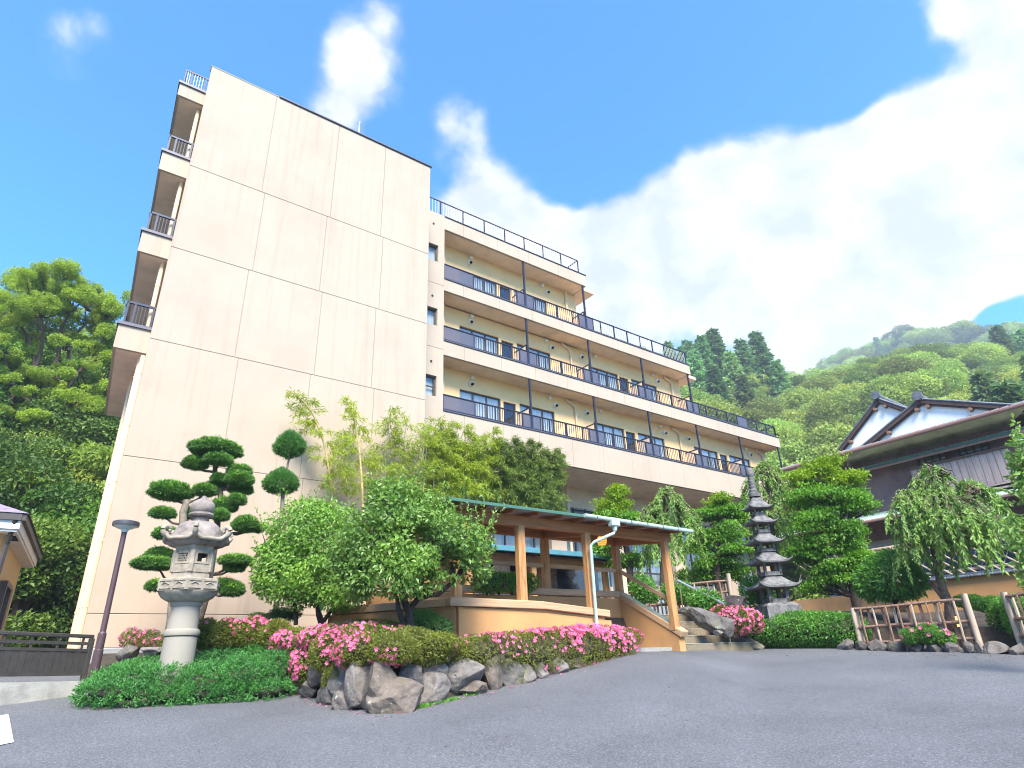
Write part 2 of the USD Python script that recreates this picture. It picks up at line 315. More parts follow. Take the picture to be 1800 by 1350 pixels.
def woodmat(name, c0, c1, grain=(1, 1, 1), rough=.55):
    N = {"tc": ("texture_coordinate", {}), "g": ("geometry", {}), "mp": ("mapping", {"scale": grain}), "n": ("noise_texture", {"scale": 3.0, "detail": 6.0, "roughness": .65, "distortion": .6}),
         "r": ("rgb_ramp", {"ramp": [(.28, c0), (.7, c1)]}), "b": ("bump", {"strength": .15, "distance": .006}), "p": ("principled_bsdf", {"roughness": rough, "specular_ior_level": .3})}
    return mat(name, N, [("g.position", "mp.vector"), ("mp.vector", "n.vector"), ("n.fac", "r.fac"), ("r.color", "p.base_color"), ("n.fac", "b.height"), ("b.normal", "p.normal")])
woodmat('post_wood', (.25, .105, .035), (.54, .30, .125), (7, 7, .6))
woodmat('beam_wood', (.22, .08, .022), (.36, .155, .055), (.5, 8, 9))
woodmat('rail_wood', (.34, .20, .105), (.52, .34, .20), (.5, 8, 9))
woodmat('dark_wood', (.06, .035, .028), (.115, .07, .055), (3, 3, 1))
woodmat('grey_wood', (.20, .155, .14), (.42, .34, .31), (5, 5, .35), .8)
woodmat('log_wood', (.14, .075, .05), (.30, .19, .13), (3, 3, 3), .8)
woodmat('pale_log_wood', (.28, .21, .15), (.46, .37, .28), (4, 4, .8), .8)
plain('ochre_plaster', (.47, .25, .10), .92, var=.10, scale=1.3, bump=.35, bscale=90)
plain('ochre_plaster_pale', (.55, .33, .17), .92, var=.12, scale=1.0, bump=.3, bscale=70)
plain('copper_green', (.06, .14, .10), .5, .2)
plain('copper_blue', (.08, .22, .26), .5, .2)
plain('verdigris', (.34, .44, .38), .55, .1, var=.12, scale=9)
plain('ceiling_board', (.30, .29, .30), .7)
plain('white_edge', (.78, .75, .70), .6)
plain('steel', (.75, .78, .82), .25, .9, var=.03)
plain('brass', (.62, .52, .26), .3, .9, var=.05)
plain('granite', (.275, .25, .205), .85, var=.16, scale=120, bump=.25, bscale=140)
plain('lantern_roof_stone', (.195, .165, .145), .9, var=.38, scale=5, bump=.35, bscale=40)
plain('lantern_stone', (.275, .235, .18), .9, var=.22, scale=9, bump=.35, bscale=60)
plain('pagoda_stone', (.135, .13, .128), .9, var=.35, scale=8, bump=.45, bscale=35)
plain('step_stone', (.19, .155, .105), .9, var=.5, scale=70, bump=.45, bscale=80)
plain('step_edge', (.52, .48, .40), .9, var=.3, scale=70, bump=.3)
plain('paving', (.26, .245, .22), .9, var=.2, scale=30)
plain('soil', (.05, .038, .026), .95, var=.4, scale=3, bump=.6, bscale=20)
plain('lamp_pole_paint', (.085, .055, .06), .4, .2)
plain('lamp_head_paint', (.07, .07, .075), .4, .3)
plain('lamp_glass', (.55, .58, .56), .3)
plain('fence_paint', (.060, .052, .046), .5, .2, var=.15, scale=6)
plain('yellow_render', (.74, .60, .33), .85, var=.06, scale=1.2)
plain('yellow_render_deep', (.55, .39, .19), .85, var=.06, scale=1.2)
plain('purple_roof', (.22, .17, .21), .6, var=.15, scale=5)
plain('fascia_white', (.66, .62, .57), .6)
plain('tile_grey', (.13, .14, .155), .5, var=.3, scale=6, bump=.2)
plain('white_plaster', (.88, .86, .80), .8, var=.03)
plain('gutter_brown', (.27, .15, .115), .45, .2)
plain('patina_soffit', (.36, .35, .23), .7, var=.25, scale=1.5)
plain('maroon_wall', (.19, .12, .11), .75, var=.2, scale=2)
plain('house_plaster', (.42, .40, .37), .85, var=.08)
plain('blue_sheet', (.02, .045, .085), .6, var=.5, scale=2.5)
plain('line_paint', (.50, .50, .48), .8, var=.10, scale=25)
plain('bark', (.105, .075, .055), .95, var=.4, scale=14, bump=.9, bscale=28)
plain('bark_pale', (.20, .165, .12), .95, var=.3, scale=14, bump=.8, bscale=28)
plain('bark_dark', (.05, .038, .03), .95, var=.4, scale=9, bump=.8, bscale=25)
plain('culm', (.42, .33, .11), .4, var=.2, scale=6)
plain('culm_green', (.20, .21, .10), .4, var=.3, scale=5)
plain('forest_floor', (.030, .042, .016), .95, var=.5, scale=.25, bump=.6, bscale=1.5)
def stonemat(name, base, moss=.45, lichen=True):
    b = np.asarray(base)
    N = {"g": ("geometry", {}), "n": ("noise_texture", {"scale": 3.2, "detail": 7.0, "roughness": .68}), "r": ("rgb_ramp", {"ramp": [(.28, tuple(b*.5)), (.5, tuple(b)), (.72, tuple(b*1.5))]}),
         "n2": ("noise_texture", {"scale": 2.1, "detail": 6.0, "roughness": .7}), "mr": ("map_range", {"from_min": .56, "from_max": .66, "to_min": 0, "to_max": moss, "clamp": True}), "m": ("mix", {"color2": (.12, .13, .045)}),
         "n3": ("noise_texture", {"scale": 11, "detail": 4.0, "roughness": .6}), "lr": ("map_range", {"from_min": .64, "from_max": .7, "to_min": 0, "to_max": .55, "clamp": True}), "m2": ("mix", {"color2": (.42, .42, .35)}),
         "nb": ("noise_texture", {"scale": 13, "detail": 8.0, "roughness": .7}), "b": ("bump", {"strength": .75, "distance": .05}), "p": ("principled_bsdf", {"roughness": .85, "specular_ior_level": .3})}
    return mat(name, N, [("g.position", "n.vector"), ("n.fac", "r.fac"), ("g.position", "n2.vector"), ("n2.fac", "mr.value"), ("mr.result", "m.fac"), ("r.color", "m.color1"), ("g.position", "n3.vector"), ("n3.fac", "lr.value"), ("lr.result", "m2.fac"), ("m.color", "m2.color1"), ("m2.color", "p.base_color"), ("g.position", "nb.vector"), ("nb.fac", "b.height"), ("b.normal", "p.normal")])
stonemat('boulder', (.165, .145, .13), .6); stonemat('boulder_dark', (.11, .10, .092), .75); stonemat('boulder_brown', (.15, .122, .10), .6); stonemat('kerb_stone_mat', (.12, .105, .095), .35); stonemat('black_rock', (.035, .03, .028), .1)
def asphalt():
    N = {"g": ("geometry", {}), "n": ("noise_texture", {"scale": 46, "detail": 6.0, "roughness": .78}), "r": ("rgb_ramp", {"ramp": [(.32, (.038, .040, .043)), (.5, (.090, .093, .099)), (.66, (.22, .223, .23))]}),
         "v": ("voronoi_texture", {"scale": 30}), "vr": ("map_range", {"from_min": .10, "from_max": .20, "to_min": .6, "to_max": 0, "clamp": True}), "wn": ("noise_texture", {"scale": 21, "detail": 1.0}), "wr": ("map_range", {"from_min": .58, "from_max": .64, "to_min": 0, "to_max": 1, "clamp": True}), "vm": ("math", {"math_type": "multiply"}), "m1": ("mix", {"color2": (.52, .51, .48)}),
         "n2": ("noise_texture", {"scale": .55, "detail": 5.0, "roughness": .6}), "r2": ("rgb_ramp", {"ramp": [(.3, (.80, .79, .79)), (.45, (.96, .96, .96)), (.55, (1.02, 1.02, 1.02)), (.7, (1.16, 1.16, 1.17))]}), "m2": ("mix", {"mix_type": "multiply", "fac": 1.0}),
         "b": ("bump", {"strength": .5, "distance": .012}), "p": ("principled_bsdf", {"roughness": .75, "specular_ior_level": .35})}
    L = [("g.position", "n.vector"), ("n.fac", "r.fac"), ("g.position", "v.vector"), ("v.distance", "vr.value"), ("g.position", "wn.vector"), ("wn.fac", "wr.value"), ("vr.result", "vm.value1"), ("wr.result", "vm.value2"), ("vm.value", "m1.fac"), ("r.color", "m1.color1"),
         ("g.position", "n2.vector"), ("n2.fac", "r2.fac"), ("m1.color", "m2.color1"), ("r2.color", "m2.color2"), ("m2.color", "p.base_color"), ("n.fac", "b.height"), ("b.normal", "p.normal")]
    return mat('asphalt', N, L)
asphalt()
leafmat('leaf_plum', [(0.092, 0.177, 0.04), (0.186, 0.316, 0.053), (0.354, 0.496, 0.073), (0.68, 0.602, 0.106)], .3, .38)
leafmat('leaf_shrub', [(0.104, 0.206, 0.042), (0.208, 0.366, 0.053), (0.418, 0.538, 0.073), (0.68, 0.617, 0.106)], .3, .42)
leafmat('leaf_niwaki', [(0.059, 0.138, 0.032), (0.106, 0.235, 0.04), (0.207, 0.385, 0.049), (0.7, 0.62, 0.075)], .15, .5)
leafmat('leaf_topiary', [(0.052, 0.156, 0.029), (0.098, 0.251, 0.041), (0.175, 0.359, 0.051)], .2, .55)
leafmat('leaf_juniper', [(0.042, 0.145, 0.033), (0.086, 0.265, 0.051), (0.192, 0.475, 0.071), (0.385, 0.558, 0.098)], .2, .55, 2.5)
leafmat('leaf_azalea', [(0.1, 0.113, 0.018), (0.187, 0.214, 0.028), (0.299, 0.361, 0.038), (0.5, 0.543, 0.062)], .25, .5, 3.0)
leafmat('leaf_hedge', [(0.063, 0.165, 0.027), (0.127, 0.312, 0.04), (0.285, 0.508, 0.06), (0.632, 0.558, 0.093)], .3, .4, 2.0)
leafmat('leaf_maple', [(0.077, 0.191, 0.026), (0.175, 0.366, 0.033), (0.39, 0.588, 0.042), (0.53, 0.68, 0.048)], .4, .5, .9)
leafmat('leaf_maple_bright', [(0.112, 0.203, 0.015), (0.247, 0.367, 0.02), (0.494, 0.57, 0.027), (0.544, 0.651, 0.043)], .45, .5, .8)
leafmat('leaf_cherry', [(0.134, 0.25, 0.062), (0.265, 0.402, 0.084), (0.455, 0.582, 0.105), (0.68, 0.68, 0.154)], .35, .45, 1.2)
leafmat('leaf_bamboo', [(0.2, 0.26, 0.032), (0.336, 0.418, 0.047), (0.502, 0.592, 0.076), (0.554, 0.68, 0.107)], .4, .5, 1.0)
leafmat('leaf_bamboo_dark', [(0.093, 0.14, 0.029), (0.175, 0.239, 0.04), (0.316, 0.368, 0.053), (0.632, 0.564, 0.08)], .3, .5, 1.0)
leafmat('leaf_camphor', [(0.175, 0.262, 0.04), (0.353, 0.462, 0.055), (0.53, 0.556, 0.077), (0.53, 0.556, 0.11)], .45, .5, .5)
leafmat('leaf_forest', [(0.053, 0.109, 0.019), (0.105, 0.197, 0.027), (0.236, 0.339, 0.042), (0.471, 0.541, 0.058)], .3, .55, .5, objvar=True)
leafmat('leaf_hill', [(0.164, 0.216, 0.049), (0.27, 0.348, 0.066), (0.458, 0.495, 0.089), (0.68, 0.68, 0.125)], .35, .6, .25, objvar=True)
leafmat('leaf_hill_conifer', [(0.128, 0.21, 0.072), (0.209, 0.328, 0.099), (0.351, 0.48, 0.132)], .25, .6, .25, objvar=True)
leafmat('leaf_hill_bamboo', [(0.144, 0.208, 0.033), (0.225, 0.305, 0.046), (0.328, 0.415, 0.068)], .4, .6, .25, objvar=True)
leafmat('petal_pink', [(.78, .15, .31), (.84, .24, .41), (.88, .42, .56)], .3, .5, 4.0)
leafmat('leaf_shoots', [(0.117, 0.263, 0.03), (0.275, 0.474, 0.053), (0.512, 0.65, 0.089)], .3, .45, 3.0)
leafmat('moss', [(.10, .12, .015), (.18, .20, .025), (.26, .27, .04)], .2, .7, 5)
emit('lamp_glow', (1.0, .42, .07), .17); emit('lamp_glow_small', (1.0, .55, .2), .25)
# ================================================================== THE GROUND
def kfac(az):
    return np.interp(np.degrees(az), [-180, -30, 30, 40, 46, 52, 55, 70, 110, 180], [.02, .106, .106, .112, .1185, .104, .0915, .085, .05, .02])
def ground(x, y):
    r = np.hypot(x, y); z = kfac(np.arctan2(x, y))*(np.sqrt(r*r+1)-1); e = 25.0
    return -np.log(np.exp(-e*z)+np.exp(-e*1.60))/e
def skyline(az):
    """slope of the wooded valley sides seen round the compass (degrees clockwise from +y)"""
    return np.interp(np.degrees(az), [-180, -150, -120, -91, -60, -25, -10, 0, 12, 30, 45, 54, 62, 72, 80, 100, 130, 180], [.05, .08, .2, .3, .42, .46, .46, .46, .40, .40, .42, .405, .355, .36, .30, .22, .10, .05])
def rnear(az): return np.interp(np.degrees(az), [-180, -60, -25, 5, 30, 50, 62, 80, 110, 180], [45, 40, 27, 31, 42, 55, 60, 60, 50, 60])
def rfar(az): return np.interp(np.degrees(az), [-180, -60, -25, 5, 30, 50, 66, 80, 110, 180], [140, 100, 75, 75, 130, 190, 210, 230, 300, 300])
def ridge(az):   # the higher, hazier ridge behind on the right
    return np.interp(np.degrees(az), [40, 60, 66, 72, 77, 84, 95], [0, .25, .40, .415, .385, .36, .2], left=0, right=0)
def terrain(x, y):
    r = np.hypot(x, y); az = np.arctan2(x, y)
    base = ground(x, y)
    n0, n1 = rnear(az), rfar(az)
    t = np.clip((r-n0)/(n1-n0), 0, 1); t = t*t*(3-2*t)*.35+t*.65
    z1 = base+(skyline(az)*n1-base)*t*np.interp(np.degrees(az), [20, 48], [.86, .97])
    z1 = z1-np.clip(r-n1, 0, 120)*.22*(skyline(az) > .2)
    t2 = np.clip((r-330)/170, 0, 1); t2 = t2*t2*(3-2*t2)
    z2 = ridge(az)*500*t2*.925
    bump = (meshkit.fbm(np.stack([x/38, y/38, 0*x], -1), 3, 5)-.5)*np.clip((r-n0)/60, 0, 1)*9
    return np.maximum(z1, z2)+bump
def asphalt_z(x, y): return ground(x, y)+(meshkit.fbm(np.stack([x*.6, y*.6, 0*x], -1), 3, 2)-.5)*.04
azs = np.radians(np.arange(-180, 180, 2.0)); rs = np.concatenate([np.arange(0, 20, 1.0), np.arange(20, 80, 3.0), np.arange(80, 260, 9.0), np.arange(260, 640, 20.0), [800, 1200, 2000]])
def polar(azs, rs, fz, closed=True):
    A, R = np.meshgrid(azs, rs, indexing='ij'); X, Y = R*np.sin(A), R*np.cos(A); Z = fz(X, Y)
    n, k = len(azs), len(rs); i, j = np.meshgrid(np.arange(n if closed else n-1), np.arange(k-1), indexing='ij')
    f = np.stack([i*k+j, i*k+j+1, ((i+1) % n)*k+j+1, ((i+1) % n)*k+j], -1).reshape(-1, 4)[:, ::-1]
    return np.stack([X, Y, Z], -1).reshape(-1, 3), np.vstack([f[:, [0, 1, 2]], f[:, [0, 2, 3]]])
v, f = polar(azs, rs, lambda x, y: np.where(np.hypot(x, y) < 26, terrain(x, y)-.12, terrain(x, y)))
put('hills', (v, f), MAT['forest_floor'], kind='structure', smooth=True)
v, f = polar(np.radians(np.arange(-180, 180, 1.5)), np.concatenate([np.arange(0, 24.1, .5)]), asphalt_z)
put('driveway', (v, f), MAT['asphalt'], kind='structure', smooth=True)
def gz(x, y): return float(ground(np.float64(x), np.float64(y)))
def G(px, py):
    d = ray(px, py); h = math.hypot(d[0], d[1]); s = d[2]/h; lo, hi = .1, 24.0
    for _ in range(50):
        mid = (lo+hi)/2; p = d[:2]/h*mid
        if 1.5+s*mid > gz(*p): lo = mid
        else: hi = mid
    p = d[:2]/h*lo; return np.array([p[0], p[1], 1.5+s*lo])
# parking line at the left edge of the picture
mb = MB(); ln = [G(-60, 1262), G(15, 1256), G(24, 1305), G(-60, 1322)]
n = 6; P = [[ln[0]+(ln[1]-ln[0])*i/n, ln[3]+(ln[2]-ln[3])*i/n] for i in range(n+1)]
for i in range(n):
    q = [P[i][1], P[i+1][1], P[i+1][0], P[i][0]]
    mb.quad(*[np.array([c[0], c[1], float(asphalt_z(c[0], c[1]))+.009]) for c in q])
put('parking_line', mb, MAT['line_paint'], label='short white painted line on the asphalt at the left edge', cat='road marking')

# raised garden ground: planting bed, terrace
KL, KR = G(0, 1240), G(140, 1222)
nose = G(680, 1258); rl = G(505, 1215); j1 = G(150, 1243); j2 = G(360, 1230); rk2 = G(860, 1215); hr = G(1108, 1148)
bed = [j1+[.3, .3, 0], j2+[0, .35, 0], rl+[.3, .1, 0], nose+[.25, .5, 0], rk2+[0, .45, 0], np.array([9.5, 9.65, 0]), np.array([9.5, 9.95, 0]), np.array([6.0, 10.0, 0]), np.array([4.9, 12.0, 0]), np.array([4.9, 13.5, 0]), np.array([8.8, 13.5, 0]), np.array([8.8, 16.5, 0]), np.array([1.0, 16.5, 0])]
def mound(poly, fz, name, matn, step=.35):
    from shapely.geometry import Polygon, Point
    from shapely import contains_xy
    pg = Polygon([(p[0], p[1]) for p in poly]).buffer(0)
    x0, y0, x1, y1 = pg.bounds; xs, ys = np.arange(x0-step, x1+step, step), np.arange(y0-step, y1+step, step)
    X, Y = np.meshgrid(xs, ys, indexing='ij'); ins = contains_xy(pg, X, Y); Z = np.where(ins, fz(X, Y), ground(X, Y)-.15)
    k = len(ys); i, j = np.meshgrid(np.arange(len(xs)-1), np.arange(k-1), indexing='ij')
    f = np.stack([i*k+j, (i+1)*k+j, (i+1)*k+j+1, i*k+j+1], -1).reshape(-1, 4)
    near = (ins[:-1, :-1] | ins[1:, :-1] | ins[1:, 1:] | ins[:-1, 1:]).reshape(-1); f = f[near]
    put(name, (np.stack([X, Y, Z], -1).reshape(-1, 3), np.vstack([f[:, [0, 1, 2]], f[:, [0, 2, 3]]])), MAT[matn], kind='structure', smooth=True)
def bedz(x, y):
    t = np.clip((x-2.8)/1.6, 0, 1)
    return np.maximum(ground(x, y)+.12+t*.42*np.clip(1-(x-5.5)/3.2, 0, 1), 1.25)-.1*np.clip((x-8)/1.5, 0, 1)+np.clip((y-12)/4, 0, 1)*.25
mound(bed, bedz, 'planting_bed', 'soil')
TERR = 2.38
hl, hR_ = G(1312, 1141), G(1508, 1142); fe = G(1728, 1149); k1 = G(1800, 1153)
terr = [(12.1, 11.5), (14.4, 11.5), (14.75, 10.3), (hl[0]+.9, hl[1]+.2), (hR_[0]+.9, hR_[1]), (hR_[0]+1.2, hR_[1]-.6), (fe[0]+.9, fe[1]), (k1[0]+.8, k1[1]-3), (60, -2), (60, 40), (9.4, 40), (9.4, 11.75)]
def terrz(x, y):
    low = 1.78; t = np.clip((y-6.8)/1.8, 0, 1)
    back = np.clip((x-17.5)/3, 0, 1)
    return low+(TERR-low)*np.maximum(t, back*.9)
mound(terr, terrz, 'garden_terrace', 'soil', .4)

# ================================================================== THE HOTEL
hotel = thing('hotel', 'cream coloured concrete hotel with stepped balconies and a tall blank end wall', 'hotel', (9, 18, 1.5))
YW, YF, YI = 16.5, 18.0, 18.95
XL, XR, ZT = .98, 8.92, 19.2
mb = MB()   # the body of the end block behind its panels
mb.box(XL+.02, XR-.02, YW+.03, YW+.068, 0.8, ZT-.03).box(XL+.9, XR-.02, YW+.3, 30, .8, ZT-.03); put('end_block_core', mb, MAT['wall_joint'], hotel)
put('plinth', MB().box(XL-.05, XR, YW-.06, YW+.02, .6, 2.07, .02), MAT['plinth_concrete'], hotel)
rows = [2.07, 2.75, 6.235, 9.35, 12.2, 15.1, ZT]; cols = [XL, 3.07, 5.17, 7.07, XR]
rng = np.random.default_rng(3)
for r in range(6):
    for c in range(4):
        jog = lambda k: 0 if k in (0, 4) or r < 1 else (.06 if (r+k) % 2 else -.04)
        g = .006; top = rows[r+1]-(g if r < 5 else 0)
        put('wall_panel', MB().box(cols[c]+(g if c else 0)+jog(c), cols[c+1]-(g if c < 3 else 0)+jog(c+1), YW, YW+.06, rows[r]+g, top, .006), MAT['wall_paint'], hotel)
put('parapet_coping', MB().box(3.1, XR+.05, YW-.05, YW+.25, ZT, ZT+.06, .01), MAT['coping_metal'], hotel)
put('parapet_coping', MB().box(XL-.02, 3.08, YW-.012, YW+.25, ZT, ZT+.045, .01), MAT['wall_paint'], hotel)
put('lightning_rod', MB().tube([(6.2, 17.2, 19.1), (6.2, 17.2, 20.6)], .02, 5), MAT['white_plastic'], hotel)
# left flank, slightly out of square, with its projecting galleries
sk = lambda x, y: x+(y-YW)*.058
def flank(mb, x0, x1, y0, y1, z0, z1):
    v = np.array([[sk(x, y), y, z] for x in (x0, x1) for y in (y0, y1) for z in (z0, z1)]); return mb.add(v, BOXF)
put('side_wall', flank(MB(), XL, XL+.3, YW+.07, 30, .6, 19.0), MAT['inner_wall_plain'], hotel)
for zc, zs in ((18.5, 17.97), (15.68, 14.97), (12.78, 12.07), (9.83, 9.12)):
    x0 = .235; far = 22.3 if zc < 10 else 29
    gl = put('gallery_slab', flank(MB(), x0, XL, 16.98, far, zs, zc-.05), MAT['wall_paint'], hotel)
    put('soffit', flank(MB(), x0+.07, XL, 17.06, far-.05, zs-.012, zs-.004), MAT['soffit_paint'], gl)
    put('slab_cap', flank(MB(), x0-.04, XL, 16.93, far, zc-.05, zc+.03), MAT['coping_metal'], gl)
    if zc > 18:
        r = put('gallery_railing', flank(flank(MB(), .34, XL, 17.06, 17.10, zc+.66, zc+.70), .30, .34, 17.06, 29, zc+.66, zc+.70), MAT['rail_brown'], hotel)
        for x in (.32, .5, .9): put('post', flank(MB(), x-.015, x+.015, 17.06, 17.09, zc+.03, zc+.66), MAT['rail_brown'], r)
        for x in (.38, .44, .58, .66, .74, .82): put('baluster', flank(MB(), x-.006, x+.006, 17.07, 17.08, zc+.03, zc+.66), MAT['white_plastic'], r)
    else:
        r = put('gallery_railing', flank(flank(flank(MB(), .32, XL, 17.05, 17.11, zc+.66, zc+.72), .29, .34, 17.05, far, zc+.66, zc+.72), .32, XL, 17.05, 17.1, zc+.05, zc+.10), MAT['rail_metal'], hotel)
        for x in (.33, .5, .93): put('post', flank(MB(), x-.025, x+.025, 17.055, 17.105, zc+.03, zc+.66), MAT['rail_metal'], r)
        for x in (.58, .66, .74, .82): put('baluster', flank(MB(), x-.008, x+.008, 17.07, 17.09, zc+.1, zc+.66), MAT['rail_metal'], r)
        mb = MB()
        for y in np.arange(17.25, far, .15): flank(mb, .31, .33, y-.01, y+.01, zc+.03, zc+.66)
        put('balusters', mb, MAT['rail_metal'], r, kind='stuff')
for i, (x, y, zt) in enumerate(((.88, 17.25, 17.9), (.80, 18.6, 9.1), (.93, 16.9, 9.0), (.86, 20.2, 7.6))):
    pts = [(sk(x, y), y, .6), (sk(x, y), y, zt)]
    p = put('drain_pipe', MB().tube(pts, .055, 8), MAT['pipe_paint'], hotel)
    for z in np.arange(1.5, zt, 1.4): put('pipe_bracket', MB().tube([(sk(x, y), y, z), (sk(x, y), y, z+.05)], .066, 8), MAT['pipe_paint'], p)
put('corner_pipe', MB().tube([(XL-.06, YW+.02, .9), (XL-.06, YW+.02, 5.2), (XL-.03, YW+.1, 5.4)], .025, 6), MAT['pipe_paint'], hotel)
# return wall with three small windows
XB = 10.45
zwin = [(16.93, 16.13), (13.97, 13.22), (11.11, 10.30)]
def punched(x0, x1, y0, y1, z0, z1, ho):
    """a wall slab with holes (x0,x1,z0,z1)"""
    from shapely.geometry import box as sb
    pg = sb(x0, z0, x1, z1)
    for h in ho: pg = pg.difference(sb(h[0], h[2], h[1], h[3]))
    mb = MB()
    for g in getattr(pg, 'geoms', [pg]):
        if g.is_empty: continue
        t = trimesh.creation.extrude_polygon(g, y1-y0, engine='earcut'); vv = np.array(t.vertices)
        mb.add(np.stack([vv[:, 0], y0+vv[:, 2], vv[:, 1]], 1), t.faces[:, ::-1])
    return mb
zj = [8.61, 9.38, 12.28, 15.10, 18.55]
for a, b in zip(zj[:-1], zj[1:]):
    put('wall_panel', punched(XR-.3, XB, YF, YF+.22, a+.008, b-.008, [(9.5, 10.17, z0, z1) for z1, z0 in zwin if a < z0 < b]), MAT['wall_paint'], hotel)
    put('vent_hole', MB().tube([(9.93, YF-.004, b-.62), (9.93, YF-.02, b-.62)], .045, 10), MAT['dark_void'], hotel)
put('return_wall_core', MB().box(XR-.3, XB-.05, YF+.26, YF+.4, 1.5, 18.5), MAT['dark_void'], hotel)
for k, (z1, z0) in enumerate(zwin):
    mb = MB()
    for a, b, c, d in ((9.5, 10.17, z1-.05, z1), (9.5, 10.17, z0, z0+.05), (10.11, 10.17, z0+.05, z1-.05)): mb.box(a, b, YF+.10, YF+.17, c, d)
    if k == 2: mb.box(9.5, 10.11, YF+.11, YF+.16, (z0+z1)/2-.02, (z0+z1)/2+.02)
    w = put('window', mb, MAT['window_frame_metal'], hotel)
    put('pane', MB().box(9.5, 10.11, YF+.145, YF+.15, z0+.05, z1-.05), MAT['window_glass'], w)
    put('blind', MB().box(9.4, 10.2, YF+.24, YF+.25, z0-.02, z1+.02), MAT['curtain_cloth'], w)
# balcony floors: (parapet bottom, parapet top, right end, level below open?)
POSTS = [14.57, 18.16, 21.69, 25.24, 28.85, 32.5]
levels = [dict(z0=8.61, z1=9.80, xe=33.2, n=6, soff=12.07), dict(z0=12.07, z1=12.66, xe=32.74, n=4, soff=14.91), dict(z0=14.91, z1=15.44, xe=25.45, n=2, soff=17.88), dict(z0=17.88, z1=18.50, xe=18.35, n=0, soff=None)]
bal_over = {}
for li, lv in enumerate(levels):
    x = XB; pj = 1.75; edges = [XB]
    while edges[-1]+pj < lv['xe']-.6: edges.append(edges[-1]+pj if len(edges) > 1 else XB+.92)
    edges.append(lv['xe'])
    for a, b in zip(edges[:-1], edges[1:]):
        put('parapet_panel', MB().box(a+.005, b-.005, YF, YF+.12, lv['z0'], lv['z1'], .006), MAT['wall_paint'], hotel)
    s = put('balcony_slab', MB().box(XB, lv['xe']-.012, YF+.13, YI+8, lv['z0']+.02, lv['z0']+.22), MAT['soffit_paint'], hotel)
    put('end_face', MB().box(lv['xe']-.01, lv['xe'], YF+.12, YF+2.2, lv['z0'], lv['z1']), MAT['inner_wall_plain'], s)
    put('coping', MB().box(XB-.0, lv['xe']+.04, YF-.035, YF+.16, lv['z1'], lv['z1']+.05, .01), MAT['coping_metal'], hotel)
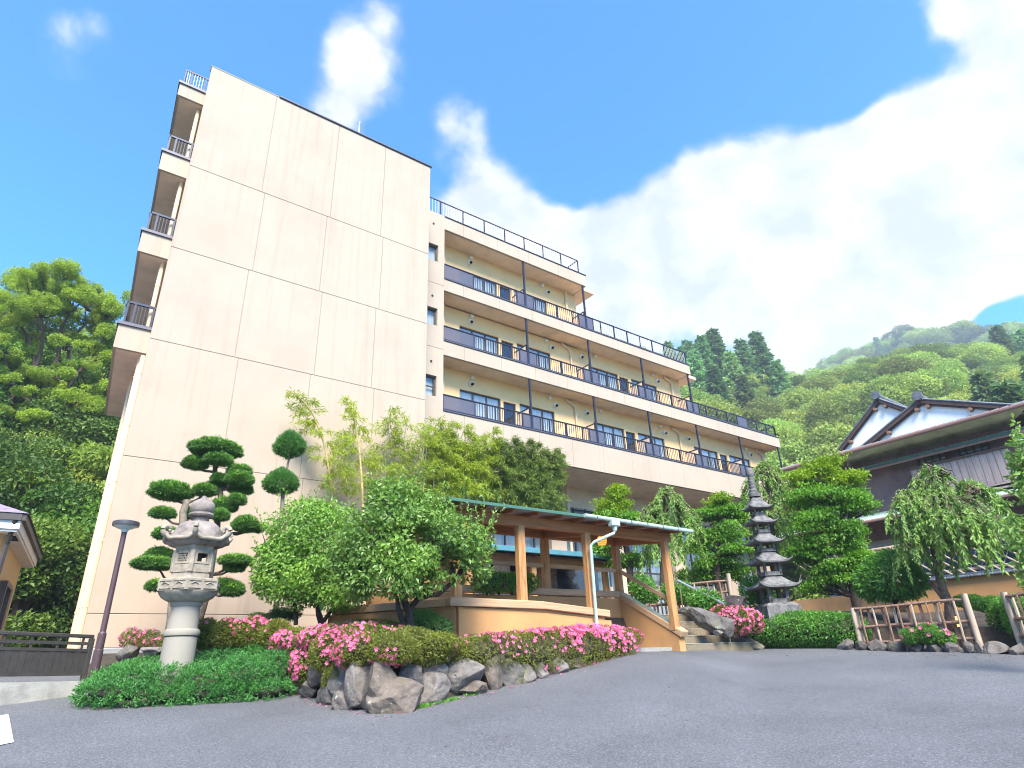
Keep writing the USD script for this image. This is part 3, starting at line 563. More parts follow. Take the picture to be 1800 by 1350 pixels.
# overhanging roof slabs beyond the room ends
for (xe, z) in ((18.35, 17.88), (25.45, 14.91)):
    put('eave_slab', MB().box(xe+.01, xe+.85, YF+.35, YF+9, z+.02, z+.20, .01), MAT['inner_wall_plain'], hotel)
room_end = [33.0-.6, 32.9-.5, 25.2, 18.1]
for li, lv in enumerate(levels[:3]):
    zf, zc = lv['z1']-.45, lv['soff']; nb = [6, 4, 2][li]; xs = [XB]+POSTS[:nb]
    zr = [10.50, 13.37, 16.22][li]; zb = lv['z1']+.05
    holes_ = []; bays = []
    for b in range(nb):
        a = xs[b]; e = xs[b+1]; A = (b % 2 == 0); off = .55 if b == 0 else 0
        o = [(a+.75+off, a+2.72+off, zf, zf+1.98), (e-.72, e-.08, zf, zf+1.9)] if A else [(a+.12, a+2.02, zf, zf+1.98)]
        bays.append((a, e, A, off, o)); holes_ += [(q[0], q[1], q[2], q[3]) for q in o]
    xend = {0: 32.2, 1: 25.15+.0, 2: 18.0}[li] if li else 32.2
    put('room_wall', punched(XB, xend+.3, YI, YI+.16, zf-.1, zc+.05, holes_), MAT['inner_wall'], hotel)
    put('balcony_end_wall', MB().box(XB, XB+.05, YF+.22, YI, zf, zc), MAT['inner_wall_plain'], hotel)
    put('room_dark', MB().box(XB, xend+.25, YI+.8, YI+8, zf, zc), MAT['dark_void'], hotel)
    put('room_end_wall', MB().box(xend+.3, xend+.45, YI+.0, YI+8, zf, zc), MAT['inner_wall'], hotel)
    for (a, e, A, off, o) in bays:
        for qi, (q0, q1, z0, z1) in enumerate(o):
            mb = MB(); y0, y1 = YI+.06, YI+.12; t = .05
            mb.box(q0, q1, y0, y1, z1-t, z1).box(q0, q0+t, y0, y1, z0, z1-t).box(q1-t, q1, y0, y1, z0, z1-t)
            nn = 3 if qi == 0 and A else (3 if qi == 0 else 1)
            for k in range(1, nn):
                xm = q0+(q1-q0)*k/nn; mb.box(xm-.035, xm+.035, y0+.01, y1-.01, z0, z1-t)
            w = put('sliding_window', mb, MAT['window_frame_metal'], hotel)
            for k in range(nn): put('pane', MB().box(q0+(q1-q0)*k/nn+.04, q0+(q1-q0)*(k+1)/nn-.04, y0+.025, y0+.03, z0, z1-t), MAT['window_glass'], w)
            put('curtain', MB().box(q0-.05, q1+.05, YI+.115, YI+.12, z0, z1-.05), MAT['curtain_cloth'] if qi == 0 else MAT['dark_void'], w)
        vx, lx = (a+1.35+.45*(off > 0)-.6*(off == 0)*(a > 15), a+1.85) if A else (a+2.05, a+1.75)
        if A and a > 15: vx, lx = a+.28, a+1.2
        vz = zc-.42
        vent = put('vent_hood', MB().tube([(vx, YI, vz), (vx, YI-.10, vz-.01), (vx, YI-.14, vz-.05)], [.105, .105, .07], 12), MAT['white_plastic'], hotel)
        put('vent_mouth', MB().tube([(vx+.01, YI-.13, vz-.045), (vx+.01, YI-.155, vz-.07)], .065, 12), MAT['dark_void'], vent)
        put('balcony_lamp', MB().tube([(lx, YI, zc-.16), (lx, YI-.10, zc-.17), (lx, YI-.14, zc-.2)], [.05, .085, .05], 9), MAT['white_plastic'], hotel)
        pxx = a+.5 if off else (e-.38 if not A else None)
        if pxx:
            pts = [(pxx, YI-.07, zf), (pxx, YI-.07, zc)] if (off or li == 2) else [(pxx, YI-.07, zf), (pxx, YI-.07, zc-.35), (pxx-.12, YI-.07, zc-.2), (pxx-.45, YI-.07, zc-.1), (pxx-.5, YI-.07, zc)]
            put('drain_pipe', MB().tube(pts, .06, 8), MAT['pipe_paint'], hotel)
    # steel posts, screens between rooms
    for x in POSTS[:nb]:
        put('balcony_post', MB().box(x-.035, x+.035, YF+.03, YF+.10, zb, zc), MAT['rail_metal'], hotel)
        sc = put('room_divider', MB().box(x-.02, x+.02, YF+.16, YI, zf, zb+.95), MAT['grey_wood'] if False else MAT['soffit_paint'], hotel)
        put('divider_frame', MB().box(x-.03, x+.03, YF+.14, YI, zb+.95, zb+1.0).box(x-.03, x+.03, YF+.13, YF+.16, zf, zb+.95), MAT['rail_metal'], sc)
    # railing along the whole parapet
    xe = lv['xe']-.12
    rl_ = put('balcony_railing', MB().box(XB, xe, YF+.03, YF+.10, zr-.05, zr, .01).box(XB, xe, YF+.035, YF+.095, zb+.03, zb+.08, .01), MAT['rail_metal'], hotel)
    scr = [(XB+.02, XB+1.42)]+[(x-.45, x-.04) for x in POSTS[:nb]]+[(x+.04, x+.45) for x in POSTS[:nb]]
    if li == 1: scr.append((29.0, 29.9))
    for a, b in scr:
        if b < xe: put('screen_panel', MB().box(a, b, YF+.055, YF+.065, zb+.08, zr-.05), MAT['screen_panel_mat'], rl_)
    px_ = [b for a, b in scr]+[a for a, b in scr]; x = XB+2.35
    while x < xe:
        if min(abs(x-q) for q in px_) > .35: px_.append(x)
        x += .9
    thin = lv['xe'] > 0
    for x in sorted(px_+[xe-.02]):
        if x <= xe: put('post', MB().box(x-.022, x+.022, YF+.04, YF+.09, zb+.05, zr-.05), MAT['rail_metal'], rl_)
    mb, mt_ = MB(), MB(); xthin = POSTS[nb-1]+.45 if li == 2 else 99
    for x in np.arange(XB+.1, xe, .118):
        if x > xthin: mt_.box(x-.004, x+.004, YF+.055, YF+.063, zb+.08, zr-.05)
        elif not any(a < x < b for a, b in scr): mb.box(x-.009, x+.009, YF+.05, YF+.075, zb+.08, zr-.05)
    put('balusters', mb, MAT['rail_metal'], rl_, kind='stuff')
    if mt_.n: put('thin_balusters', mt_, MAT['white_plastic'], rl_, kind='stuff')
    # the railing turns the corner at its far end
    put('end_rail', MB().box(xe-.06, xe, YF+.10, YF+3, zr-.05, zr).box(xe-.05, xe-.01, YF+.10, YF+3, zb+.03, zb+.08), MAT['rail_metal'], rl_)
# roof railing
zr0 = 18.55
rr = put('roof_railing', MB().box(8.6, 18.0, YF+.06, YF+.10, zr0+.72, zr0+.76).box(17.96, 18.0, YF+.1, YF+3, zr0+.72, zr0+.76), MAT['rail_brown'], hotel)
for x in np.arange(9.2, 18.1, 1.1): put('post', MB().box(x-.02, x+.02, YF+.06, YF+.10, zr0, zr0+.72), MAT['rail_brown'], rr)
mb = MB()
for x in np.arange(9.0, 17.9, .13): mb.box(x-.004, x+.004, YF+.075, YF+.085, zr0, zr0+.72)
put('balusters', mb, MAT['white_plastic'], rr, kind='stuff')
mb = MB()
for i, x in enumerate(np.arange(9.3, 16.4, .2)): mb.box(x-.045, x+.045, YF+.12, YF+.2, zr0, zr0+.13)
put('roof_edge_blocks', mb, MAT['coping_metal'], rr, kind='stuff')
# body behind the rooms, and the ground floor under the overhang
put('body_core', MB().box(8.95, 18.3, 27.2, 34, 1.0, 18.3).box(18.3, 25.3, 27.2, 34, 1.0, 15.2).box(25.3, 32.6, 27.2, 34, 1.0, 12.4), MAT['inner_wall_plain'], hotel)
put('overhang_soffit', MB().box(XR, 33.1, YF+.1, 21.2, 8.585, 8.60), MAT['soffit_paint'], hotel)
YG = 20.4
gcols = [(9.0, 9.9), (13.4, 14.2), (17.2, 18.05), (21.0, 21.8), (25.0, 25.8), (29, 29.8), (32.4, 33.1)]
for a, b in gcols: put('ground_floor_pier', MB().box(a, b, YG, YG+.5, 1.8, 8.59, .01), MAT['inner_wall_plain'], hotel)
for (a0, a), (b, b1) in zip(gcols[:-1], gcols[1:]):
    put('spandrel', MB().box(a, b, YG+.2, YG+.4, 7.7, 8.59), MAT['soffit_paint'], hotel)
    mb = MB(); nn = 4
    for k in range(nn+1):
        x = a+(b-a)*k/nn; mb.box(x-.035, x+.035, YG+.22, YG+.3, 2.3, 7.7)
    mb.box(a, b, YG+.23, YG+.29, 5.0, 5.08)
    w = put('tall_window', mb, MAT['window_frame_metal'], hotel)
    for k in range(nn): put('pane', MB().box(a+(b-a)*k/nn+.035, a+(b-a)*(k+1)/nn-.035, YG+.25, YG+.255, 2.3, 7.7), MAT['window_glass'], w)
    put('curtain', MB().box(a, b, YG+.6, YG+.61, 2.3, 7.7), MAT['curtain_cloth'], w)
put('ground_floor_core', MB().box(8.95, 33, YG+1.0, 27.2, 1.0, 8.58), MAT['dark_void'], hotel)
put('drain_pipe', MB().tube([(18.2, YG-.1, 2.3), (18.2, YG-.1, 8.58)], .07, 8), MAT['pipe_paint'], hotel)

# ================================================================== THE ROOFED WALK AND STEPS
YP, YB, XP = 10.05, 11.73, 12.05
walk = thing('roofed_walkway', 'open timber walkway with thin green metal roof and ochre plastered base wall', 'walkway', (9, 10.9, 1.4))
fp = [(6.15, 2.50), (7.64, 2.48), (9.45, 2.33), (12.0, 2.0)]
for x, z in fp: put('front_post', MB().box(x-.085, x+.085, YP-.075, YP+.075, z, 4.0, .012), MAT['post_wood'], walk)
bp = [6.15, 7.75, 9.65, XP]
for x in bp: put('rear_post', MB().box(x-.085, x+.085, YB-.08, YB+.08, 2.9, 4.16, .012), MAT['post_wood'], walk)
put('front_beam', MB().beam((5.8, YP, 4.085), (12.2, YP, 4.085), .15, .21, c=.012), MAT['beam_wood'], walk)
put('rear_beam', MB().beam((5.8, YB, 4.27), (12.2, YB, 4.27), .14, .2, c=.012), MAT['beam_wood'], walk)
for x in (6.15, 9.6, 12.02): put('cross_beam', MB().beam((x, YP+.075, 4.06), (x, YB-.07, 4.24), .12, .19, c=.01), MAT['beam_wood'], walk)
for x in np.arange(6.0, 12.4, .62): put('rafter', MB().beam((x, 9.68, 4.2), (x, 12.2, 4.468), .055, .075), MAT['dark_wood'] if False else MAT['beam_wood'], walk)
rf = put('roof', MB().beam((5.72, 10.9, 4.395), (12.46, 10.9, 4.395), 2.6, .035, up=(0, -.106, .994)), MAT['copper_green'], walk)
put('ceiling_board', MB().beam((5.76, 10.92, 4.372), (12.42, 10.92, 4.372), 2.45, .012, up=(0, -.106, .994)), MAT['ceiling_board'], rf)
put('eave_edge', MB().box(5.72, 12.47, 9.585, 9.62, 4.205, 4.265, .008), MAT['copper_green'], rf)
def ochre(poly, y0, y1, name='base_wall', mt='ochre_plaster'):
    from shapely.geometry import Polygon
    t = trimesh.creation.extrude_polygon(Polygon(poly), y1-y0, engine='earcut'); vv = np.array(t.vertices)
    return put(name, (np.stack([vv[:, 0], y0+vv[:, 2], vv[:, 1]], 1), t.faces[:, ::-1]), MAT[mt], walk)
ochre([(6.16, 1.0), (9.92, 1.0), (9.92, 2.20), (8.2, 2.33), (6.16, 2.42)], YP-.06, YP+.12)
put('base_wall', MB().beam((6.18, YP+.03, 1.72), (4.7, 12.3, 1.72), .16, 1.4), MAT['ochre_plaster'], walk)
ochre([(5.2, 1.0), (XP-.06, 1.0), (XP-.06, 2.84), (5.2, 2.84)], YB-.05, YB+.1)
put('front_sill', MB().beam((5.95, YP-.02, 2.505), (8.1, YP-.02, 2.47), .2, .15, c=.012), MAT['rail_wood'], walk)
put('front_sill', MB().beam((8.1, YP-.02, 2.47), (9.86, YP-.02, 2.33), .2, .14, c=.012), MAT['rail_wood'], walk)
put('side_sill', MB().beam((6.1, YP, 2.5), (4.75, 12.25, 2.5), .18, .14, c=.012), MAT['rail_wood'], walk)
put('rear_sill', MB().beam((5.3, YB-.02, 2.94), (XP-.1, YB-.02, 2.94), .19, .14, c=.012), MAT['post_wood'] if False else MAT['rail_wood'], walk)
put('rear_rail', MB().beam((5.3, YB, 3.53), (XP, YB, 3.53), .07, .09, c=.008), MAT['rail_wood'], walk)
put('stair_rail', MB().beam((XP, YB-.05, 3.52), (XP, 10.12, 2.66), .06, .09, c=.008), MAT['rail_wood'], walk)
# stair parapet in the plane x = XP
from shapely.geometry import Polygon as _Pg
t = trimesh.creation.extrude_polygon(_Pg([(YP-.1, 1.3), (YB+.1, 1.3), (YB+.1, 2.82), (YB-.12, 2.82), (YP-.1, 1.86)]), .2, engine='earcut'); vv = np.array(t.vertices)
put('stair_parapet', (np.stack([XP-.1+vv[:, 2], vv[:, 0], vv[:, 1]], 1), t.faces), MAT['ochre_plaster'], walk)
cp = put('parapet_cap', MB().beam((XP, YB-.02, 2.93), (XP, YP-.2, 1.91), .24, .14, c=.012), MAT['rail_wood'], walk)
put('cap_sheet', MB().beam((XP-.02, YB-.25, 2.885), (XP-.02, YP-.02, 2.105), .17, .01), MAT['steel'], cp)
# gutter with its box and pipe
gut = put('gutter', MB().tube([(8.98, 9.53, 4.235), (12.46, 9.53, 4.185)], .043, 10), MAT['verdigris'], walk)
put('gutter_box', MB().box(9.70, 9.94, 9.44, 9.60, 4.07, 4.25, .02).tube([(9.82, 9.52, 4.1), (9.82, 9.52, 3.98)], [.07, .045], 8), MAT['verdigris'], gut)
put('downpipe', MB().tube([(9.82, 9.52, 4.0), (9.80, 9.54, 3.93), (9.44, 9.80, 3.76), (9.38, 9.85, 3.68), (9.38, 9.87, 1.9)], .034, 10), MAT['verdigris'], gut)
for x in np.arange(9.3, 12.4, .52): put('gutter_bracket', MB().tube([(x, 9.59, 4.27), (x, 9.47, 4.23), (x, 9.48, 4.16), (x, 9.53, 4.13)], .009, 5), MAT['coping_metal'], gut)
# steps
put('walkway_floor', MB().box(5.2, XP-.1, YP+.14, YB-.06, 1.2, 1.66), MAT['paving'], kind='structure')
steps = thing('stone_steps', 'five broad stone steps climbing from the asphalt beside the plastered parapet', 'steps', (13.2, 10.6, 1.5))
for i in range(5):
    y0 = YP-.02+i*.36; z = 1.52+i*.185
    s = put('step', MB().box(XP+.1, 14.95-.11*i+(.35 if i == 0 else 0), y0, y0+2.4, z-.6, z+.185, .012), MAT['step_stone'], steps)
    put('nosing', MB().box(XP+.1, 14.9-.11*i+(.35 if i == 0 else 0), y0-.006, y0+.10, z+.187, z+.194), MAT['step_edge'], s)
put('landing', MB().box(9.2, 17.5, YB+.3, 17.5, 1.5, TERR+.06), MAT['paving'], kind='structure')
hb, ht = at(1284, 1128, Y=10.25), at(1200, 1077, Y=11.6)
hb2, ht2 = at(1272, 1057, Y=10.25), at(1192, 1018, Y=11.6)
hx = (hb[0]+ht[0])/2
hand = thing('handrail', 'slim steel and brass handrail on the right side of the steps', 'handrail', (hx, 11, 1.9))
put('rail', MB().tube([(hx, 11.7, 3.30), (hx, 11.62, 3.36), (hx, 10.25, 2.62)], .032, 9), MAT['steel'], hand)
for y, z0, z1 in ((10.25, 1.7, 2.6), (11.58, 2.36, 3.33)): put('baluster', MB().tube([(hx, y, z0), (hx, y, z1)], .02, 8), MAT['brass'], hand)
# lanterns hanging under the roofs
def pendant(c, label, r=.115):
    c = np.asarray(c, float); t = thing('pendant_lantern', label, 'pendant lantern', c)
    pr = [(.02, .12), (.07, .11), (.115, .06), (.125, .0), (.115, -.06), (.085, -.11), (.02, -.115)]
    put('shade', MB().lathe(np.array(pr)*r/.12, c, 16), MAT['lamp_glow'], t, smooth=True)
    mb = MB()
    for zz in (-.08, -.04, 0, .04, .08):
        rr_ = np.interp(zz, [-.115, -.06, 0, .06, .11], [.075, .115, .125, .115, .07])*r/.12; a = np.linspace(0, 2*PI, 17)
        mb.tube(np.stack([c[0]+rr_*1.02*np.cos(a), c[1]+rr_*1.02*np.sin(a), np.full(17, c[2]+zz*r/.12)], 1), .004, 4, cap=False)
    put('ribs', mb, MAT['beam_wood'], t)
    put('cord', MB().tube([c+[0, 0, .12], c+[0, 0, .32]], .008, 5), MAT['dark_wood'], t)
pendant(at(1058, 950, Y=10.85), 'glowing orange lantern hanging under the walkway roof near its right end')
pendant(at(823, 925, Y=10.9), 'glowing orange lantern under the walkway roof behind the leafy tree top')

# ================================================================== ENTRANCE PORCH BEHIND
YE = 15.2
porch = thing('entrance_porch', 'low timber entrance porch with blue green metal eave and dark glass doors', 'porch', (13, 16.5, 2.4))
e0, e1 = at(870, 960, Y=YE-.4), at(1030, 977, Y=YE-.4); zE = (e0[2]+e1[2])/2
put('porch_roof', MB().beam((8.9, YE+.9, zE+.1), (15.6, YE+.9, zE+.1), 2.8, .05, up=(0, -.1, .995)), MAT['copper_blue'], porch)
put('roof_edge', MB().box(8.9, 15.6, YE-.5, YE-.44, zE-.09, zE+.06, .01), MAT['copper_blue'], porch)
put('porch_beam', MB().beam((8.9, YE, zE-.25), (15.6, YE, zE-.25), .14, .24, c=.01), MAT['beam_wood'], porch)
for x in (9.7, 12.0, 15.0): put('porch_post', MB().box(x-.085, x+.085, YE-.085, YE+.085, TERR, zE-.37, .01), MAT['post_wood'], porch)
put('ochre_wall', MB().box(8.9, 10.6, YE+1.1, YE+1.25, TERR, zE+.1), MAT['ochre_plaster'], porch)
put('plank_wall', MB().box(12.2, 13.3, YE+1.0, YE+1.1, TERR, zE), MAT['dark_wood'], porch)
for k in range(7): put('plank', MB().box(12.2+k*.155, 12.34+k*.155, YE+.975, YE+1.0, TERR, zE, .004), MAT['post_wood'] if False else MAT['log_wood'], porch)
put('slate_pier', MB().box(13.32, 13.75, YE+.95, YE+1.3, TERR, zE-.05, .01), MAT['kerb_stone_mat'], porch)
d_ = put('glass_door', MB().box(13.78, 13.84, YE+1.1, YE+1.16, TERR, zE-.1).box(15.2, 15.26, YE+1.1, YE+1.16, TERR, zE-.1).box(16.9, 16.96, YE+1.1, YE+1.16, TERR, zE-.1).box(13.84, 16.9, YE+1.11, YE+1.15, zE-.16, zE-.1), MAT['rail_brown'], porch)
for a, b in ((13.84, 15.2), (15.26, 16.9)): put('pane', MB().box(a, b, YE+1.125, YE+1.135, TERR, zE-.16), MAT['window_glass'], d_)
put('dark_hall', MB().box(10.6, 17.2, YE+2.6, YE+4.6, TERR-.2, zE+.4), MAT['dark_void'], porch)
put('porch_ceiling', MB().box(8.9, 15.6, YE+.05, YE+2.6, zE-.06, zE-.03), MAT['dark_wood'], porch)
c_ = put('hall_curtain', MB().box(10.65, 12.1, YE+1.3, YE+1.32, TERR, zE-.1), MAT['curtain_cloth'], porch)
put('curtain_gap', MB().box(11.3, 11.45, YE+1.285, YE+1.295, TERR, zE-.1), MAT['dark_void'], c_)
pendant(at(947, 980, Y=YE+.5), 'small glowing orange lantern at the entrance porch beyond the walkway', .12)

# ================================================================== LEFT: KERB WALL, FENCE, LAMP, NEIGHBOUR HOUSE
KD = (KR-KL); KD[2] = 0; KD /= np.linalg.norm(KD); KN = np.array([-KD[1], KD[0], 0])
kz0, kz1 = at(0, 1200, D=math.hypot(*KL[:2]))[2], at(140, 1197, D=math.hypot(*KR[:2]))[2]
A0, A1 = KL-KD*6, KR+KD*.75
mb = MB(); w = .22
def zt(p): return kz0+(kz1-kz0)*((p-KL)@KD)/np.linalg.norm((KR-KL)[:2])
pts = [A0, A1]
vv = []
for p in pts:
    for o in (0, w):
        q = p+KN*o
        vv += [[q[0], q[1], .2], [q[0], q[1], zt(p)]]
mb.add(vv, [[0, 4, 5, 1], [2, 3, 7, 6], [1, 5, 7, 3], [0, 1, 3, 2], [4, 6, 7, 5]])
put('retaining_kerb', mb, MAT['kerb_concrete'], label='low weathered concrete retaining kerb under the brown slatted fence', cat='retaining wall')
fence = thing('brown_fence', 'dark brown metal fence of upright boards on the concrete kerb', 'fence', KL)
F1 = at(150, 1195, D=math.hypot(*KR[:2])+.12); F1 = KL+KD*((F1-KL)@KD)+KN*.11; F0 = A0+KN*.11
L = np.linalg.norm((F1-F0)[:2]); P = lambda s, z: np.array([*(F0+KD*s)[:2], zt(F0+KD*s)+z])
fh = .66
put('top_rail', MB().beam(P(0, fh), P(L, fh), .06, .055, c=.01), MAT['fence_paint'], fence)
for z in (fh-.11, fh-.21, .10): put('rail', MB().beam(P(0, z), P(L, z), .035, .045), MAT['fence_paint'], fence)
for s in np.arange(L-.02, 0, -1.62): put('post', MB().beam(P(s, -.02), P(s, fh-.03), .07, .06, up=KD), MAT['fence_paint'], fence)
s = L-.1; i = 0
while s > .1:
    put('board', MB().beam(P(s, .11+.0), P(s, fh-.22), .018+.006*(i % 2), .098, up=KD), MAT['fence_paint'], fence); s -= .105; i += 1
for s in np.arange(L-.16, 0, -.4): put('spacer', MB().beam(P(s, fh-.21), P(s, fh-.03), .02, .03, up=KD), MAT['fence_paint'], fence)
lb = at(162, 1186, D=14.0); lb[2] = 1.3; lt = at(219, 934, D=14.0); lb = np.array([lt[0], lt[1], 1.2])
lamp = thing('street_lamp', 'slim dark brown lamp post with flat round head in front of the blank wall', 'street lamp', lb)
put('post', MB().lathe([(.075, 0), (.075, .75), (.068, .76), (.068, 1.02), (.05, 1.05), (.046, lt[2]-lb[2])], lb, 14), MAT['lamp_pole_paint'], lamp, smooth=30)
put('lamp_head', MB().lathe([(.02, .19), (.20, .185), (.228, .17), (.232, .115), (.226, .095), (.20, .1), (.02, .1)], lt, 24), MAT['lamp_head_paint'], lamp, smooth=40)
put('diffuser', MB().lathe([(.2, .098), (.15, .06), (.07, .03), (.05, -.02), (.03, -.02)], lt, 20), MAT['lamp_glass'], lamp, smooth=40)
# neighbour house
nb = thing('neighbour_house', 'small yellow rendered house with purple roof behind the brown fence', 'house', (-3, 26, 0))
E0 = at(47, 906, D=16.0); E1 = at(74, 981, Z=E0[2]); dv = E1-E0; Ln = np.linalg.norm(dv); dv = dv/Ln; ux = np.array([dv[1], -dv[0], 0]); zR = E0[2]-.3
OR = E0-ux*.34+dv*.40
def NB(a, b, z): return np.array([OR[0], OR[1], 0])+ux*a+dv*b+np.array([0, 0, z])
def nbox(mb, a0, a1, b0, b1, z0, z1):
    return mb.add([NB(a, b, z) for a in (a0, a1) for b in (b0, b1) for z in (z0, z1)], BOXF)
put('front_wall', nbox(MB(), -7, -.02, 0, .2, -2, zR), MAT['yellow_render'], nb)
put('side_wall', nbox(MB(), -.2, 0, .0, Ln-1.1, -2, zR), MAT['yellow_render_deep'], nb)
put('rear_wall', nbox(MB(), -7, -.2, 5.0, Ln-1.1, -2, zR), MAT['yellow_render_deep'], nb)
put('soffit', nbox(MB(), -7, .24, -.3, (Ln-.75), zR-.02, zR+.03), MAT['fascia_white'], nb)
put('fascia', nbox(nbox(MB(), .20, .27, -.34, (Ln-.7), zR+.03, zR+.26), -7, .20, -.34, -.28, zR+.03, zR+.26), MAT['fascia_white'], nb)
put('gutter', nbox(nbox(MB(), .27, .34, -.38, (Ln-.65), zR+.20, zR+.34), -7, .27, -.40, -.34, zR+.20, zR+.34), MAT['fence_paint'], nb)
mb = MB(); q = [NB(.38, -.42, zR+.34), NB(.38, (Ln-.6), zR+.34), NB(-2.5, 3.4, zR+1.6), NB(-2.5, 2.2, zR+1.6), NB(-7, -.42, zR+.34), NB(-7, 2.2, zR+1.6), NB(-7, (Ln-.6), zR+.34), NB(-7, 3.4, zR+1.6)]
mb.quad(q[0], q[1], q[2], q[3]); mb.quad(q[4], q[0], q[3], q[5]); mb.quad(q[5], q[3], q[2], q[7]); mb.quad(q[7], q[2], q[1], q[6]); put('roof', mb, MAT['purple_roof'], nb)
put('downpipe', MB().tube([NB(.18, -.36, zR+.25), NB(.12, -.1, zR-.25), NB(.06, -.06, -2)], .05, 6), MAT['fence_paint'], nb)
wf = put('window', nbox(nbox(nbox(nbox(MB(), 0, .14, 1.6, 1.7, zR-2.0, zR-.75), 0, .14, 2.6, 2.7, zR-2.0, zR-.75), 0, .14, 1.7, 2.6, zR-.85, zR-.75), 0, .16, 1.55, 2.75, zR-2.1, zR-2.0), MAT['window_frame_metal'], nb)
put('pane', nbox(MB(), .03, .04, 1.7, 2.6, zR-2.0, zR-.85), MAT['window_glass'], wf)
put('window_back', nbox(MB(), .005, .01, 1.7, 2.6, zR-2.0, zR-.85), MAT['curtain_cloth'], wf)
put('narrow_window', nbox(MB(), 0, .05, 3.6, 3.9, zR-2.0, zR-.7), MAT['window_frame_metal'], nb)
put('roof_vent', nbox(MB(), .04, .2, .2, .8, zR-.03, zR-.021), MAT['dark_void'], nb)
put('duct', MB().tube([NB(.1, 3.8, -2), NB(.1, 3.8, zR-3.2), NB(.1, 3.4, zR-3.05), NB(.02, 3.3, zR-3.05)], .1, 8), MAT['yellow_render'], nb)

# ================================================================== RIGHT: WALL, LATTICE, OLD HOUSE
XWL = 21.6
gw = thing('garden_wall', 'ochre plastered garden wall with dark tile coping beneath the diagonal lattice', 'garden wall', (XWL, 8, 2.2))
zgw = at(1640, 1022, X=XWL)[2]
put('wall', MB().box(XWL, XWL+.25, -4, 9.2, 1.5, zgw), MAT['ochre_plaster'], gw)
put('wall', MB().box(XWL+.3, XWL+.5, 9.2, 15.5, 1.5, zgw-.12), MAT['ochre_plaster_pale'], gw)
for y in (-1.2, 2.4, 5.7, 9.0): put('wall_post', MB().tube([(XWL-.07, y, 1.8), (XWL-.05, y, zgw+.15)], .07, 8), MAT['log_wood'], gw)
for i, y in enumerate(np.arange(-4, 9.1, .3)): put('coping_tile', MB().box(XWL-.12, XWL+.37, y+.004, y+.296, zgw+.0, zgw+.07, .02), MAT['tile_grey'], gw)
lat = thing('lattice_fence', 'diagonal grey bamboo lattice screen standing on the ochre garden wall', 'lattice', (XWL, 6, zgw))
zl0 = zgw+.16; zl1 = at(1650, 950, X=XWL)[2]; hh = zl1-zl0
for (z, y0, y1) in ((zl0, -4, 6.1), (zl0-.07, -4, 6.1), (zl0+.06, 5.9, 10.5), (zl1, -4, 10.5), (zl1-.1, -4, 10.5)): put('rail', MB().tube(wiggle((XWL-.04, y0, z), (XWL-.04, y1, z), .01, np.random.default_rng(int(z*50))), .045, 7), MAT['pale_log_wood'], lat)
rng = np.random.default_rng(8)
for y in np.arange(-3.6, 11.2, .30): put('slat', MB().tube([(XWL-.09, y, zl0-.05), (XWL-.09, y+hh*1.25, zl1)] if True else [], .024, 5), MAT['pale_log_wood'], lat)
for y in np.arange(-4, 12.5, .27): put('cross_slat', MB().tube([(XWL-.05, y, zl0), (XWL-.05, y-hh*.62, zl1)], .016, 5), MAT['grey_wood'], lat)
tag_ = put('blue_sheeting', MB().box(XWL+.18, XWL+.2, -4, 10.4, zl0, zl1-.15), MAT['blue_sheet'], lat)
put('wood_backing', MB().box(XWL+.16, XWL+.175, 4.6, 5.4, zl0, zl1-.15).box(XWL+.16, XWL+.175, 1.2, 2.1, zl0, zl1-.15), MAT['dark_wood'], lat)
XH = 27.0
house = thing('old_house', 'old wooden house with white gables, grey tile roof and brown gutters', 'house', (XH+5, 8, 2.4))
def hz(px, py, X=XH): return at(px, py, X=X)
ze = 9.05
yS, yN = at(1800, 725, X=XH)[1]-.0, at(1375, 820, X=XH)[1]+1.2
wl = XH+1.3      # wall plane behind the eave
put('upper_wall', MB().box(wl, wl+.2, yS+.9, yN-1.2, 5.6, ze-.05), MAT['maroon_wall'], house)
put('end_wall', MB().box(wl+.02, wl+8, yS+.7, yS+.9, 2, ze-.05), MAT['maroon_wall'], house)
put('lower_wall', MB().box(wl+.3, wl+.5, yS+.9, yN-1.2, 2, 5.6), MAT['house_plaster'], house)
rfm = MB(); rfm.quad((XH, yS-.3, ze+.12), (XH, yN, ze+.12), (wl+1.2, yN-1, ze+.9), (wl+1.2, yS+.5, ze+.9)); rfm.quad((XH, yS-.3, ze+.12), (wl+1.2, yS+.5, ze+.9), (wl+8, yS+.5, ze+.9), (wl+8, yS-.3, ze+.12))
put('skirt_roof', rfm, MAT['tile_grey'], house)
put('eave_soffit', MB().add([(XH+.02, yS-.2, ze+.04), (XH+.02, yN, ze+.04), (wl, yN, ze-.12), (wl, yS+.8, ze-.12)], [[0, 1, 2, 3]]), MAT['patina_soffit'], house)
put('eave_gutter', MB().tube([(XH-.06, yS-.3, ze+.1), (XH-.06, yN, ze+.1)], .085, 9), MAT['gutter_brown'], house)
mb = MB()
for y in np.arange(yS, yN, .32): mb.tube([(XH+.0, y, ze+.16), (wl+1.2, y, ze+.93)], .05, 5, cap=False)
put('roof_tiles', mb, MAT['tile_grey'], house, kind='stuff')
put('lower_eave', MB().beam((wl-.55, yS+.2, ze-.55), (wl-.55, yN-.6, ze-.55), .12, .10), MAT['copper_green'], house)
put('lower_eave_gutter', MB().tube([(wl-.66, yS+.2, ze-.66), (wl-.66, yN-.6, ze-.66)], .05, 7), MAT['gutter_brown'], house)
